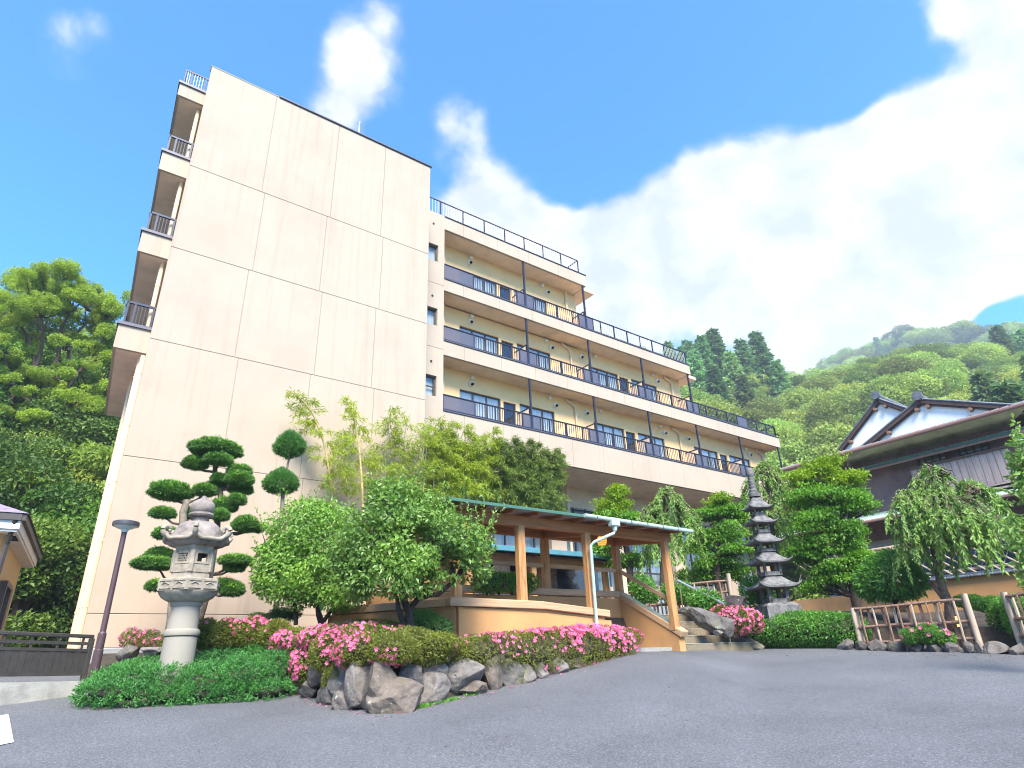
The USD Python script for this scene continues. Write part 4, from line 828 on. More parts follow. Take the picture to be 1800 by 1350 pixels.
put('shade_roof', MB().add([(wl-.6, yS+.2, ze-.5), (wl-.6, yN-.6, ze-.5), (wl, yN-.6, ze-.3), (wl, yS+.2, ze-.3), (wl-.6, yS+.2, ze-.53), (wl-.6, yN-.6, ze-.53), (wl, yN-.6, ze-.33), (wl, yS+.2, ze-.33)], [[0, 1, 2, 3], [7, 6, 5, 4]]), MAT['patina_soffit'], house)
for (pa, pb) in (((1612, 808), (1664, 797)), ((1684, 790), (1738, 780))):
    ya, yb = at(*pb, X=wl)[1], at(*pa, X=wl)[1]; za = at(*pa, X=wl)[2]-.45
    mb = MB().box(wl-.05, wl, ya, yb, za, za+.05).box(wl-.05, wl, ya, yb, za+.65, za+.7).box(wl-.05, wl, ya, ya+.06, za, za+.7).box(wl-.05, wl, yb-.06, yb, za, za+.7)
    for k in (1, 2, 3): mb.box(wl-.045, wl-.01, ya+(yb-ya)*k/4-.02, ya+(yb-ya)*k/4+.02, za, za+.7)
    w = put('strip_window', mb, MAT['dark_wood'], house)
    for k in range(4): put('pane', MB().box(wl-.025, wl-.02, ya+(yb-ya)*k/4, ya+(yb-ya)*(k+1)/4, za+.05, za+.65), MAT['window_glass'], w)
    put('paper', MB().box(wl-.008, wl-.003, ya, yb, za, za+.7), MAT['patina_soffit'], w)
# board-clad balcony front
ya, yb = at(1775, 800, X=wl-.7)[1], at(1600, 830, X=wl-.7)[1]; zt_ = at(1700, 800, X=wl-.7)[2]; zb_ = at(1720, 868, X=wl-.7)[2]
nbd = 14
bx = put('boarded_balcony', MB().box(wl-.62, wl-.05, ya, yb, zb_, zt_-.02), MAT['dark_wood'], house)
for k in range(nbd):
    y0 = ya+(yb-ya)*k/nbd; put('board', MB().box(wl-.66-.008*(k % 2), wl-.62, y0+.006, y0+(yb-ya)/nbd-.006, zb_+.25, zt_-.06, .006), MAT['grey_wood'], bx)
put('cap_rail', MB().box(wl-.72, wl-.55, ya-.05, yb+.05, zt_-.06, zt_+.02), MAT['dark_wood'], bx)
for z in (zb_+.02, zb_+.16): put('ledge_rail', MB().box(wl-.8, wl-.62, ya-.6, yb+.4, z, z+.06), MAT['grey_wood'], bx)
lr = at(1700, 882, X=wl-1.2)[2]
put('lower_roof', MB().add([(wl-1.6, yS-.5, lr-.05), (wl-1.6, yN, lr-.05), (wl+.3, yN, lr+.55), (wl+.3, yS-.5, lr+.55), (wl-1.6, yS-.5, lr-.12), (wl-1.6, yN, lr-.12), (wl+.3, yN, lr+.45), (wl+.3, yS-.5, lr+.45)], [[0, 1, 2, 3], [7, 6, 5, 4], [0, 4, 5, 1]]), MAT['verdigris'], house)
put('lower_roof_gutter', MB().tube([(wl-1.68, yS-.5, lr-.14), (wl-1.68, yN, lr-.14)], .06, 7), MAT['gutter_brown'], house)
# gables
def gable(px, py, dx, yl, yr, zbase, name='gable'):
    a = at(px, py, X=XH+dx); x = XH+dx; s1 = .50
    g = put(name, MB().add([(x+.16, a[1]+yl, zbase), (x+.16, a[1]-yr, zbase), (x+.16, a[1], a[2]-.12), (x+.5, a[1]+yl, zbase), (x+.5, a[1]-yr, zbase), (x+.5, a[1], a[2]-.12)], [[0, 1, 2], [5, 4, 3]]), MAT['white_plaster'], house)
    mb = MB(); r = put('gable_roof', MB().add([(x, a[1], a[2]+.1), (x+9, a[1], a[2]+.1), (x+9, a[1]+yl+.3, zbase-.02), (x, a[1]+yl+.3, zbase-.02), (x, a[1]-yr-.3, zbase-.02), (x+9, a[1]-yr-.3, zbase-.02)], [[0, 1, 2, 3], [0, 4, 5, 1]]), MAT['tile_grey'], house)
    for sgn, w in ((1, yl), (-1, yr)):
        p0, p1 = np.array([x+.02, a[1], a[2]]), np.array([x+.02, a[1]+sgn*(w+.25), zbase-.1])
        put('bargeboard', MB().beam(p0, p1, .06, .13, up=(0, 0, 1)), MAT['dark_wood'], g)
        put('verge_trim', MB().beam(p0+[.09, 0, -.11], p1+[.09, 0, -.11], .12, .05, up=(0, 0, 1)), MAT['rail_brown'], g)
        for k in (.06, .45, .8):
            q = p0+(p1-p0)*k; put('purlin_end', MB().tube([q+[-.1, 0, -.2], q+[.4, 0, -.2]], .075, 8), MAT['log_wood'], g)
        mb = MB()
        for k in np.arange(0, 9, .3): mb.tube([(x+k, a[1], a[2]+.13), (x+k, a[1]+sgn*(w+.3), zbase+.01)], .045, 5, cap=False)
        put('roof_tiles', mb, MAT['tile_grey'], r, kind='stuff')
    put('ridge', MB().tube([(x-.05, a[1], a[2]+.2), (x+9, a[1], a[2]+.2)], .14, 8), MAT['tile_grey'], r)
    put('ridge_end_tile', MB().tube([(x-.14, a[1], a[2]+.25), (x-.02, a[1], a[2]+.25)], .2, 14), MAT['fascia_white'] if False else MAT['tile_grey'], r)
gable(1617, 706, 1.2, 3.1, 3.3, ze+.25)
gable(1543, 704, 3.6, 3.6, 3.4, ze+.25)
HZ = MB().box(-900, 1400, -900, 1400, -12, 245)
put('haze', HZ, mat('haze_air', {"v": ("principled_volume", {"color": (.93, .95, 1.0), "density": .00055, "anisotropy": .2})}, [], surface=None, volume="v.volume"), kind='stuff')

# ================================================================== STONE LANTERN
LD = 12.0
lz = lambda y, x=335: at(x, y, D=LD)[2]
lc = at(318, 1120, D=LD); lc = np.array([lc[0], lc[1], 0])
lan = thing('stone_lantern', 'tall carved stone lantern with curled hexagonal roof standing in the juniper', 'stone lantern', (lc[0], lc[1], 1.2))
LC = lc; zb = 1.2; z_ring, z_col = lz(1113, 325), lz(1059, 335); z_sl0, z_sl1 = lz(1042, 340), lz(1020, 343); z_fb, z_rf, z_neck, z_j0, z_j1, z_tip = lz(962, 345), lz(918, 350), lz(911, 352), lz(903, 353), lz(881, 355), lz(872, 357)
put('column', MB().lathe([(.255, zb), (.245, z_ring-.06), (.215, z_ring-.055), (.262, z_ring-.04), (.275, z_ring), (.262, z_ring+.045), (.228, z_ring+.06), (.218, z_col-.16), (.212, z_col-.075), (.235, z_col-.06), (.25, z_col-.02), (.24, z_col)], LC, 36), MAT['granite'], lan, smooth=40)
put('lotus_bowl', MB().lathe([(.24, z_col), (.30, z_col+.02), (.38, z_col+.07), (.425, z_sl0-.02), (.43, z_sl0)], LC, 72, flute=.035, nf=24), MAT['lantern_stone'], lan, smooth=50)
def hexring(r, z, ph=.26): a = np.arange(6)*PI/3+ph; return np.stack([LC[0]+r*np.cos(a), LC[1]+r*np.sin(a), np.full(6, z)], 1)
mb = MB().lathe([(.43, z_sl0), (.50, z_sl0+.005), (.505, z_sl1-.02), (.46, z_sl1), (.30, z_sl1+.012)], LC, 6, ph=.26)
tb = put('platform', mb, MAT['lantern_stone'], lan)
mb = MB(); hr0 = hexring(.505, 0)
for k in range(6):
    p, q = hr0[k], hr0[(k+1) % 6]
    for j in range(2):
        a = p+(q-p)*(.06+.48*j); b = p+(q-p)*(.46+.48*j); n_ = unit(np.array([(p+q)[0]/2-LC[0], (p+q)[1]/2-LC[1], 0]))
        za, zb_2 = z_sl0+.03, z_sl1-.04
        for u, w_, s0, s1 in ((a, b, za, za+.012), (a, b, zb_2-.012, zb_2)): mb.add([[*(u+n_*.0)[:2], s0], [*(w_)[:2], s0], [*(w_)[:2], s1], [*u[:2], s1], [*(u+n_*.012)[:2], s0], [*(w_+n_*.012)[:2], s0], [*(w_+n_*.012)[:2], s1], [*(u+n_*.012)[:2], s1]], BOXF*0+np.array([[0, 1, 2, 3], [4, 7, 6, 5], [0, 4, 5, 1], [3, 2, 6, 7], [0, 3, 7, 4], [1, 5, 6, 2]]))
        m0 = (a+b)/2; mb.tube([[*(m0-(b-a)*.3)[:2], (za+zb_2)/2], [*(m0+n_*.01)[:2], zb_2-.03], [*(m0+(b-a)*.3)[:2], (za+zb_2)/2]], .01, 4)
put('carved_frame', mb, MAT['lantern_stone'], tb)
# fire box: six corner posts, sills, two open windows, one lattice window, carved panels
hp = hexring(.315, 0); fb = put('fire_box', MB().lathe([(.33, z_sl1+.01), (.325, z_sl1+.10), (.315, z_sl1+.11)], LC, 6, ph=.26).lathe([(.315, z_fb-.10), (.325, z_fb-.09), (.335, z_fb)], LC, 6, ph=.26), MAT['lantern_stone'], lan)
for k in range(6):
    p, q = hp[k], hp[(k+1) % 6]; mid = (p+q)/2; azm = math.degrees(math.atan2(mid[0]-LC[0], mid[1]-LC[1]))
    put('corner_post', MB().beam([p[0], p[1], z_sl1+.1], [p[0], p[1], z_fb-.09], .075, .075, up=(p[0]-LC[0], p[1]-LC[1], 0), c=.01), MAT['lantern_stone'], fb)
    zl, zh = z_sl1+.10, z_fb-.09; zm = zl+(zh-zl)*.40
    put('panel', MB().beam([*(p+(q-p)*.08)[:2], (zl+zm)/2], [*(q+(p-q)*.08)[:2], (zl+zm)/2], .045, zm-zl), MAT['lantern_stone'], fb)
    put('frame', MB().beam([*(p+(q-p)*.1)[:2], zh-.02], [*(q+(p-q)*.1)[:2], zh-.02], .05, .05).beam([*(p+(q-p)*.14)[:2], zm], [*(p+(q-p)*.14)[:2], zh], .05, .06, up=(q-p)).beam([*(q+(p-q)*.14)[:2], zm], [*(q+(p-q)*.14)[:2], zh], .05, .06, up=(q-p)).beam([*(p+(q-p)*.1)[:2], zm+.01], [*(q+(p-q)*.1)[:2], zm+.01], .065, .03), MAT['lantern_stone'], fb)
    if k in (3, 5, 1):
        mb = MB()
        for j in range(-3, 5):
            for s in (1, -1):
                c0, c1 = .2+.15*j, .2+.15*j+.4*s*1.0
                if s == -1: c0 += .0
                t0, t1 = 0.0, 1.0
                if c1 > .82: t1 = (.82-c0)/(c1-c0)
                if c1 < .18: t1 = (.18-c0)/(c1-c0)
                if c0 < .18: t0 = (.18-c0)/(c1-c0) if c1 > c0 else 2
                if c0 > .82: t0 = (.82-c0)/(c1-c0) if c1 < c0 else 2
                if t1-t0 > .15 and 0 <= t0 <= 1: mb.beam([*(p+(q-p)*(c0+(c1-c0)*t0))[:2], zm+(zh-zm)*t0], [*(p+(q-p)*(c0+(c1-c0)*t1))[:2], zm+(zh-zm)*t1], .02, .018, up=(mid[0]-LC[0], mid[1]-LC[1], 0))
        if mb.n: put('lattice', mb, MAT['lantern_stone'], fb)
    elif k not in (4,):
        pass
put('inner_core', MB().lathe([(.12, z_sl1+.1), (.12, z_fb-.1)], LC, 10), MAT['lantern_roof_stone'], fb)
# curled roof: a ribbed dome flaring into a lip that turns up at the six corners
na = 96; ang = np.arange(na)*2*PI/na+.26
c6 = np.clip(np.cos(6*(ang-.26)), 0, 1)**3
hk = np.cos(PI/6)/np.cos((ang-.26) % (PI/3)-PI/6)
hk = (hk-hk.min())/(hk.max()-hk.min())
hz_ = z_rf-z_fb
pr_ = [(.10, 1.0, 0), (.20, .985, 0), (.285, .92, .02), (.35, .80, .05), (.40, .62, .1), (.43, .47, .2), (.455, .36, .4), (.48, .29, .7), (.50, .26, 1), (.525, .29, 1), (.53, .24, 1), (.51, .13, 1), (.44, .03, .7), (.36, -.02, .3), (.30, -.03, .1)]
grid = []
for (r_, h_, w_) in pr_:
    rr_ = r_*.93*(1+.09*w_*hk); z_ = z_fb+hz_*h_+.07*w_**2*c6+(.012*np.abs(np.cos(3*(ang-.26)))**24 if w_ < .3 and h_ > .3 else 0)
    grid.append(np.stack([LC[0]+rr_*np.cos(ang), LC[1]+rr_*np.sin(ang), z_+0*ang], 1))
grid = np.array(grid); k = len(grid); i, j = np.meshgrid(np.arange(k-1), np.arange(na), indexing='ij')
f = np.stack([i*na+j, (i+1)*na+j, (i+1)*na+(j+1) % na, i*na+(j+1) % na], -1).reshape(-1, 4)
lr_ = put('roof', MB().add(grid.reshape(-1, 3), f), MAT['lantern_roof_stone'], lan, smooth=50)
put('rim', MB().tube(np.stack([LC[0]+.488*(1+.09*np.append(hk, hk[0]))*np.cos(np.append(ang, ang[0])), LC[1]+.488*(1+.09*np.append(hk, hk[0]))*np.sin(np.append(ang, ang[0])), z_fb+hz_*.2+.07*np.append(c6, c6[0])], 1), .032, 8, cap=False), MAT['lantern_stone'], lr_, smooth=50)
for kk in range(6):
    a = .26+kk*PI/3; u = np.array([math.cos(a), math.sin(a), 0])
    th = np.linspace(-PI*.55, PI*1.25, 20); rr = np.linspace(.088, .036, 20); cc = LC+u*.515+[0, 0, z_fb+hz_*.22+.145]
    pts = cc+u*(np.cos(th)*rr)[:, None]+np.array([0, 0, 1])*(np.sin(th)*rr)[:, None]
    pts = np.vstack([LC+u*.30+[0, 0, z_fb+hz_*.78], LC+u*.37+[0, 0, z_fb+hz_*.46], LC+u*.46+[0, 0, z_fb+hz_*.22], pts[1:]])
    put('curl', MB().tube(pts, np.concatenate([[.02, .026, .036], np.linspace(.046, .03, 19)]), 9), MAT['lantern_stone'], lr_, smooth=50)
jw = put('jewel', MB().lathe([(.13, z_rf-.03), (.135, z_neck), (.12, z_neck+.005), (.195, z_neck+.02), (.21, z_neck+.045), (.19, z_j0), (.165, z_j0+.01), (.19, z_j0+.05), (.20, (z_j0+z_j1)/2+.02), (.17, z_j1-.03), (.10, z_j1+.02), (.045, z_j1+.05), (.03, z_tip), (.0, z_tip+.005)], LC, 30), MAT['lantern_roof_stone'], lan, smooth=45)

# ================================================================== STONE PAGODA
PD = 18.6
pc = at(1366, 1072, D=PD); pbz = pc[2]; PC = np.array([pc[0], pc[1], 0])
pag = thing('stone_pagoda', 'weathered grey five storey stone pagoda with ringed spire behind the clipped hedge', 'stone pagoda', (pc[0], pc[1], pbz-.4))
axp = lambda y: at(1366-(1072-y)*.2035, y, D=PD)[2]
msc = PD*.00077*1.0
prot = math.radians(58+180-24)
def sq(mb, hw, z0, z1, hw1=None, c=.0):
    hw1 = hw if hw1 is None else hw1
    a = prot+PI/4+np.arange(4)*PI/2; r0, r1 = hw*2**.5, hw1*2**.5
    v = np.concatenate([np.stack([PC[0]+r*np.sin(a), PC[1]+r*np.cos(a), np.full(4, z)], 1) for r, z in ((r0, z0), (r1, z1))])
    return mb.add(v, [[0, 1, 5, 4], [1, 2, 6, 5], [2, 3, 7, 6], [3, 0, 4, 7], [0, 3, 2, 1], [4, 5, 6, 7]])
def pbar(mb, x0, x1, y0, y1, z0, z1):
    e1 = np.array([math.sin(prot), math.cos(prot), 0]); e2 = np.array([math.cos(prot), -math.sin(prot), 0])
    return mb.add([PC+e2*x+e1*y+np.array([0, 0, z]) for x in (x0, x1) for y in (y0, y1) for z in (z0, z1)], BOXF)
eave = [1030, 987, 952, 918, 892]; rtop = [1011, 969, 936, 905, 874]; hwp = [47, 41, 36, 32, 28]; bw = [19, 16.5, 14, 12, 10.5]
put('base', sq(sq(MB(), 38*msc*.82, pbz-.5, axp(1066)), 36*msc*.82, axp(1066), axp(1061), 30*msc*.8), MAT['pagoda_stone'], pag)
for k in range(5):
    z0 = axp(1061) if k == 0 else axp(rtop[k-1])-.02; z1 = axp(eave[k])+.05; hw = bw[k]*msc
    mb = MB(); pw = hw*.30
    for sx in (-1, 1):
        for sy in (-1, 1): pbar(mb, sx*hw, sx*(hw-pw), sy*hw, sy*(hw-pw), z0, z1)
    pbar(mb, -hw, hw, -hw, hw, z0-.01, z0+(z1-z0)*.22); pbar(mb, -hw*.99, hw*.99, -hw*.99, hw*.99, z1-(z1-z0)*.22, z1)
    put('storey', mb, MAT['pagoda_stone'], pag)
    n = 17; g = np.linspace(-1, 1, n); A, B = np.meshgrid(g, g, indexing='ij'); HW = hwp[k]*msc*.80
    d = np.maximum(abs(A), abs(B)); cr = np.minimum(abs(A), abs(B))
    zt_ = axp(rtop[k]); ze_ = axp(eave[k])-.045
    prof = ze_+(zt_-ze_)*np.clip((1-d)/.72, 0, 1)**1.35+ .13*HW*(cr*d)**5*1.6+.02*np.clip((d-.9)/.1, 0, 1)
    kx = 1+.05*(cr*d)**6
    e1 = np.array([math.sin(prot), math.cos(prot), 0]); e2 = np.array([math.cos(prot), -math.sin(prot), 0])
    nzz = (meshkit.noise(np.stack([A*4, B*4, 0*A+k], -1), k)-.5)*.02
    T = PC+(A*kx*HW)[..., None]*e2+(B*kx*HW)[..., None]*e1+np.array([0, 0, 1])*(prof+nzz)[..., None]
    Bt = PC+(A*kx*HW*.985)[..., None]*e2+(B*kx*HW*.985)[..., None]*e1+np.array([0, 0, 1])*(np.minimum(prof-.06*HW, ze_-.05*HW+.13*HW*(cr*d)**5*1.6))[..., None]
    i, j = np.meshgrid(np.arange(n-1), np.arange(n-1), indexing='ij'); q = np.stack([i*n+j, (i+1)*n+j, (i+1)*n+j+1, i*n+j+1], -1).reshape(-1, 4)
    mb = MB().add(T.reshape(-1, 3), q[:, ::-1]).add(Bt.reshape(-1, 3), q)
    ring_ = [a*n for a in range(n)]+[(n-1)*n+b for b in range(1, n)]+[a*n+n-1 for a in range(n-2, -1, -1)]+[b for b in range(n-2, 0, -1)]
    o = n*n; vv = np.vstack([T.reshape(-1, 3), Bt.reshape(-1, 3)]); qs = [[ring_[a], ring_[(a+1) % len(ring_)], o+ring_[(a+1) % len(ring_)], o+ring_[a]] for a in range(len(ring_))]
    mb.add(vv, qs)
    put('roof', mb, MAT['pagoda_stone'], pag, smooth=35)
ys = [874, 868, 866, 862, 860, 856, 855, 851, 850, 846, 845, 841, 840, 836, 832, 828, 825, 823]; ws = [12, 13, 8, 9, 7, 8.5, 6.5, 8, 6, 7.5, 6, 7.2, 5.5, 8, 8.8, 8, 7, 2]
put('spire', MB().lathe([(w*msc*.9, axp(y)) for y, w in zip(ys, ws)], PC, 18), MAT['pagoda_stone'], pag, smooth=40)

# ================================================================== ROCKS
bx_ = [480, 505, 545, 590, 640, 680, 740, 800, 860, 940, 1020, 1108, 1140]; by_ = [1210, 1216, 1228, 1242, 1254, 1259, 1242, 1228, 1215, 1195, 1174, 1149, 1145]
def baseD(px):
    p = G(px, float(np.interp(px, bx_, by_))); return math.hypot(p[0], p[1])
def mpx(px, py, D): return np.linalg.norm(at(px+1, py, D=D)-at(px, py, D=D)), np.linalg.norm(at(px, py+1, D=D)-at(px, py, D=D))
def pf(px, py, D, w, h, dm=None):
    c = at(px, py, D=D); a, b = mpx(px, py, D); rx = w/2*a; return (*c, dm or rx, dm or rx, h/2*b)
stones = [(512, 1209, 18, 20, 0), (524, 1212, 26, 30, 0), (546, 1214, 34, 38, 0), (564, 1184, 34, 52, .18), (581, 1222, 44, 44, 0), (600, 1194, 40, 54, .15), (613, 1236, 48, 48, 0), (632, 1206, 40, 82, .1), (667, 1209, 62, 100, .12), (700, 1233, 86, 62, -.05),
          (721, 1188, 46, 52, .2), (757, 1217, 56, 58, 0), (754, 1181, 52, 38, .25), (808, 1188, 84, 56, .18), (829, 1211, 66, 42, -.02), (869, 1188, 40, 62, .06), (894, 1186, 40, 54, .08), (918, 1190, 38, 40, .04), (944, 1180, 38, 38, .08), (975, 1176, 40, 34, .06), (1008, 1170, 40, 30, .05), (650, 1180, 40, 40, .35), (780, 1165, 50, 30, .4)]
rw = thing('rock_retaining_wall', 'low retaining wall of large rough grey boulders under the azalea hedge', 'stone wall', (*nose[:2], nose[2]))
rng = np.random.default_rng(21)
for i, (px, py, w, h, dd) in enumerate(stones):
    D = baseD(px)+.16+dd; c = at(px, py, D=D); a, b = mpx(px, py, D)
    va = math.atan2(c[0], c[1])
    v, f = rock(rng, (0, 0, 0), (w/2*a*1.34, max(.26, w/2*a*1.0), h/2*b*1.34), i+1, 0, 3, 4, .11)
    tl = rng.normal(0, .12); v = np.stack([v[:, 0]*math.cos(tl)-v[:, 2]*math.sin(tl), v[:, 1], v[:, 0]*math.sin(tl)+v[:, 2]*math.cos(tl)], 1)
    ca, sa = math.cos(-va), math.sin(-va); v = np.stack([v[:, 0]*ca-v[:, 1]*sa, v[:, 0]*sa+v[:, 1]*ca, v[:, 2]], 1)+c
    put('stone', (v, f), MAT[['boulder', 'boulder_dark', 'boulder_brown', 'boulder'][(i*7+i//3) % 4]], rw, smooth=32)
P, N, _k = shell(rng, [pf(577, 1195, baseD(577)+.02, 22, 40), pf(588, 1183, baseD(588)+.05, 20, 22)], 1600, .3)
put('moss_cushion', leaves(P, unit(N+rng.normal(size=N.shape)*.5), unit(rng.normal(size=N.shape)), .03, .014), MAT['moss'], label='bright green moss cushion growing between the boulders of the retaining wall', cat='moss')
def boulder(px, py, w, h, D, label, mt='boulder', seed=1, tilt=0.0, deep=.8):
    rg = np.random.default_rng(seed); c = at(px, py, D=D); a, b = mpx(px, py, D); va = math.atan2(c[0], c[1])
    v, f = rock(rg, (0, 0, 0), (w/2*a*1.1, w/2*a*deep, h/2*b*1.12), seed, 0, 3, 4)
    v = np.stack([v[:, 0]*math.cos(tilt)-v[:, 2]*math.sin(tilt), v[:, 1], v[:, 0]*math.sin(tilt)+v[:, 2]*math.cos(tilt)], 1)
    ca, sa = math.cos(-va), math.sin(-va); v = np.stack([v[:, 0]*ca-v[:, 1]*sa, v[:, 0]*sa+v[:, 1]*ca, v[:, 2]], 1)+c
    put('boulder', (v, f), MAT[mt], label=label, cat='boulder', smooth=32)
boulder(237, 1240, 80, 26, 11.55, 'low flat rock at the asphalt edge under the juniper', 'boulder_brown', 5, .05)
boulder(388, 1228, 34, 12, 11.5, 'small low stone at the juniper edge nearest the azaleas', 'boulder_brown', 15)
boulder(225, 1148, 40, 34, 14.3, 'dark boulder beside the lamp post behind the juniper', 'boulder_dark', 6)
boulder(272, 1146, 52, 24, 13.9, 'flat topped grey boulder left of the stone lantern', 'boulder', 8)
boulder(1240, 1090, 66, 36, 16.6, 'long sloping grey boulder lying beside the stone steps', 'boulder_dark', 9, -.42, .6)
boulder(1206, 1074, 34, 14, 17.6, 'low dark boulder at the top of the steps by the upper handrail foot', 'boulder_dark', 10)
boulder(1287, 1062, 58, 38, 18.4, 'large black boulder behind the handrail', 'black_rock', 11)
boulder(1276, 1102, 34, 34, 16.9, 'dark boulder between the handrail foot and the pink azalea', 'boulder_dark', 12)
boulder(1262, 1111, 18, 12, 16.5, 'small pale stone lying on the edge of a step', 'boulder', 13)
boulder(1316, 1132, 62, 30, math.hypot(*G(1316, 1142)[:2])+.15, 'brown boulder at the foot of the steps beside the clipped hedge', 'boulder_brown', 14, -.3, .6)
edg = thing('stone_edging', 'row of dark rounded kerb stones along the right edge of the asphalt', 'stone edging', G(1640, 1146))
for i, (px, w) in enumerate(((1490, 34), (1518, 28), (1547, 36), (1581, 38), (1612, 32), (1643, 38), (1676, 34), (1705, 24), (1722, 16), (1750, 52), (1790, 46), (1836, 52), (1890, 50))):
    g_ = G(px, float(np.interp(px, [1480, 1640, 1800, 1900], [1143, 1147, 1153, 1158]))); D = math.hypot(*g_[:2])+.18; c = at(px, 1146, D=D); c[2] = g_[2]+.08; a, b = mpx(px, 1140, D); va = math.atan2(c[0], c[1])
    v, f = rock(rng, (0, 0, 0), (w/2*a*1.08, .2, .17), i+40, 0, 3, 2, .08); ca, sa = math.cos(-va+.25), math.sin(-va+.25)
    put('stone', (np.stack([v[:, 0]*ca-v[:, 1]*sa, v[:, 0]*sa+v[:, 1]*ca, v[:, 2]], 1)+c, f), MAT['kerb_stone_mat'], edg, smooth=40)

# ================================================================== RUSTIC FENCES
def rustic(label, P0, P1, zs, posts, npk, seed, hp=.12, r=.035, zlow=None, name='rustic_fence'):
    """log fence from P0 to P1 (each at the ground); zs: rail heights; posts: (fraction, height)"""
    rg = np.random.default_rng(seed); P0, P1 = np.asarray(P0, float), np.asarray(P1, float); t = thing(name, label, 'fence', P0)
    for z in zs:
        put('rail', MB().tube(wiggle(P0+[0, 0, z], P1+[0, 0, z], .012, rg), r*rg.uniform(.95, 1.15), 7), MAT['log_wood'], t)
    nx = unit(np.cross(P1-P0, [0, 0, 1]))
    for s_, h in posts:
        p = P0+(P1-P0)*s_; put('post', MB().tube([p-[0, 0, .25], p+[0, 0, h*.5], p+[0, 0, h]], [.065, .062, .06], 9), MAT['pale_log_wood'], t, smooth=50)
    for k in range(npk):
        s_ = (k+.5)/npk+rg.normal(0, .006); p = P0+(P1-P0)*s_+nx*(.045 if k % 2 else -.045)+rg.normal(0, .006, 3)*[1, 1, 0]
        put('picket', MB().tube(wiggle(p-[0, 0, .05], p+[0, 0, zs[-1]-.0], .008, rg, 5), (.034 if k % 2 == 0 else .022), 6), MAT['log_wood'] if k % 3 else MAT['pale_log_wood'], t)
    mb = MB()
    for z in zs[::1]:
        for k in range(npk):
            p = P0+(P1-P0)*((k+.5)/npk)+[0, 0, z]; a = np.linspace(0, 2*PI, 9); ax = unit(P1-P0)
            mb.tube(p+ax*.012+nx*(np.cos(a)*r*1.35)[:, None]+np.array([0, 0, 1])*(np.sin(a)*r*1.35)[:, None], .006, 4, cap=False)
    put('cord_bindings', mb, MAT['dark_wood'], t, kind='stuff')
    return t
g1, g0 = G(1727, 1147), G(1512, 1143)
o = unit(np.array([g1[0], g1[1], 0]))*.22
F1_, F0_ = g1+o, g0+o*1.6
D1, D0 = math.hypot(*F1_[:2]), math.hypot(*F0_[:2])
zz = [(at(1516, 1126, D=D0)[2]+at(1722, 1128, D=D1)[2])/2, (at(1518, 1099, D=D0)[2]+at(1712, 1096, D=D1)[2])/2, (at(1520, 1066, D=D0)[2]+at(1703, 1058, D=D1)[2])/2]
zf0 = min(zz[0]-.12, 1.7)
F0_[2] = F1_[2] = zf0
rustic('brown log fence with bound pickets in front of the round bush', F0_, F1_, [z-zf0 for z in zz], [(0.0, zz[2]-zf0+.03), (1.0, at(1701, 1043, D=D1)[2]-zf0)], 17, 4)
q0 = at(1784, 1100, D=D1-.1); q1 = at(1900, 1100, D=D1-1.2); q0[2] = q1[2] = zf0
rustic('end of a log fence at the right edge of the picture', q0, q1, [z-zf0 for z in zz], [(0.0, at(1784, 1040, D=D1)[2]-zf0)], 6, 5)
a0, a1 = at(1128, 1054, D=19.6), at(1286, 1046, D=18.9); zb0 = TERR; a0[2] = a1[2] = zb0
rustic('grey brown log fence above the steps behind the black boulder', a0, a1, [at(1200, 1066, D=19.3)[2]-zb0+.1, at(1200, 1047, D=19.3)[2]-zb0, at(1200, 1029, D=19.3)[2]-zb0], [(0, .85), (.5, .8), (1.0, at(1282, 1008, D=18.9)[2]-zb0)], 15, 6)
a0, a1 = at(1043, 1040, D=19.0), at(1122, 1045, D=19.8); a0[2] = a1[2] = zb0
rustic('short log fence seen between the timber posts of the walkway', a0, a1, [.25, .55, .78], [(.4, 1.0), (1.0, .8)], 9, 7)

# ================================================================== PLANTS
def hedge(name, label, cat, puffs, n, L, W, lm, flowers=None, seed=1, core=True, group=None, **kw):
    rg = np.random.default_rng(seed); pfz = np.array(puffs, float); loc = np.array([pfz[:, 0].mean(), pfz[:, 1].mean(), pfz[:, 2].min()-pfz[:, 5].max()*.5])
    t = thing(name, label, cat, loc, group)
    put('foliage', foliage(rg, puffs, n, L, W, **kw), MAT[lm], t)
    if core:
        mb = MB()
        for i, p in enumerate(puffs):
            v, f = lump(rg, p[:3], np.array(p[3:])*.62, i+seed, .2, 2, 2.2); mb.add(v, f)
            for _ in range(2):
                q = np.array(p[:3]); mb.tube(wiggle(q-[0, 0, p[5]*1.2], q+rg.normal(0, .3, 3)*p[3:], .04, rg, 5), .018, 5)
        put('branches', mb, MAT['bark_dark'], t, kind='stuff')
    if flowers:
        nf, fn, r = flowers; P, N, k = shell(rg, puffs, nf*6, .10, .9); pr = fn(P, N); kp = rg.random(len(P)) < pr; P, N = P[kp][:nf], N[kp][:nf]
        put('flowers', blossoms(rg, P+N*.015, unit(N+rg.normal(size=N.shape)*.45), r), MAT['petal_pink'], t, kind='stuff')
    return t
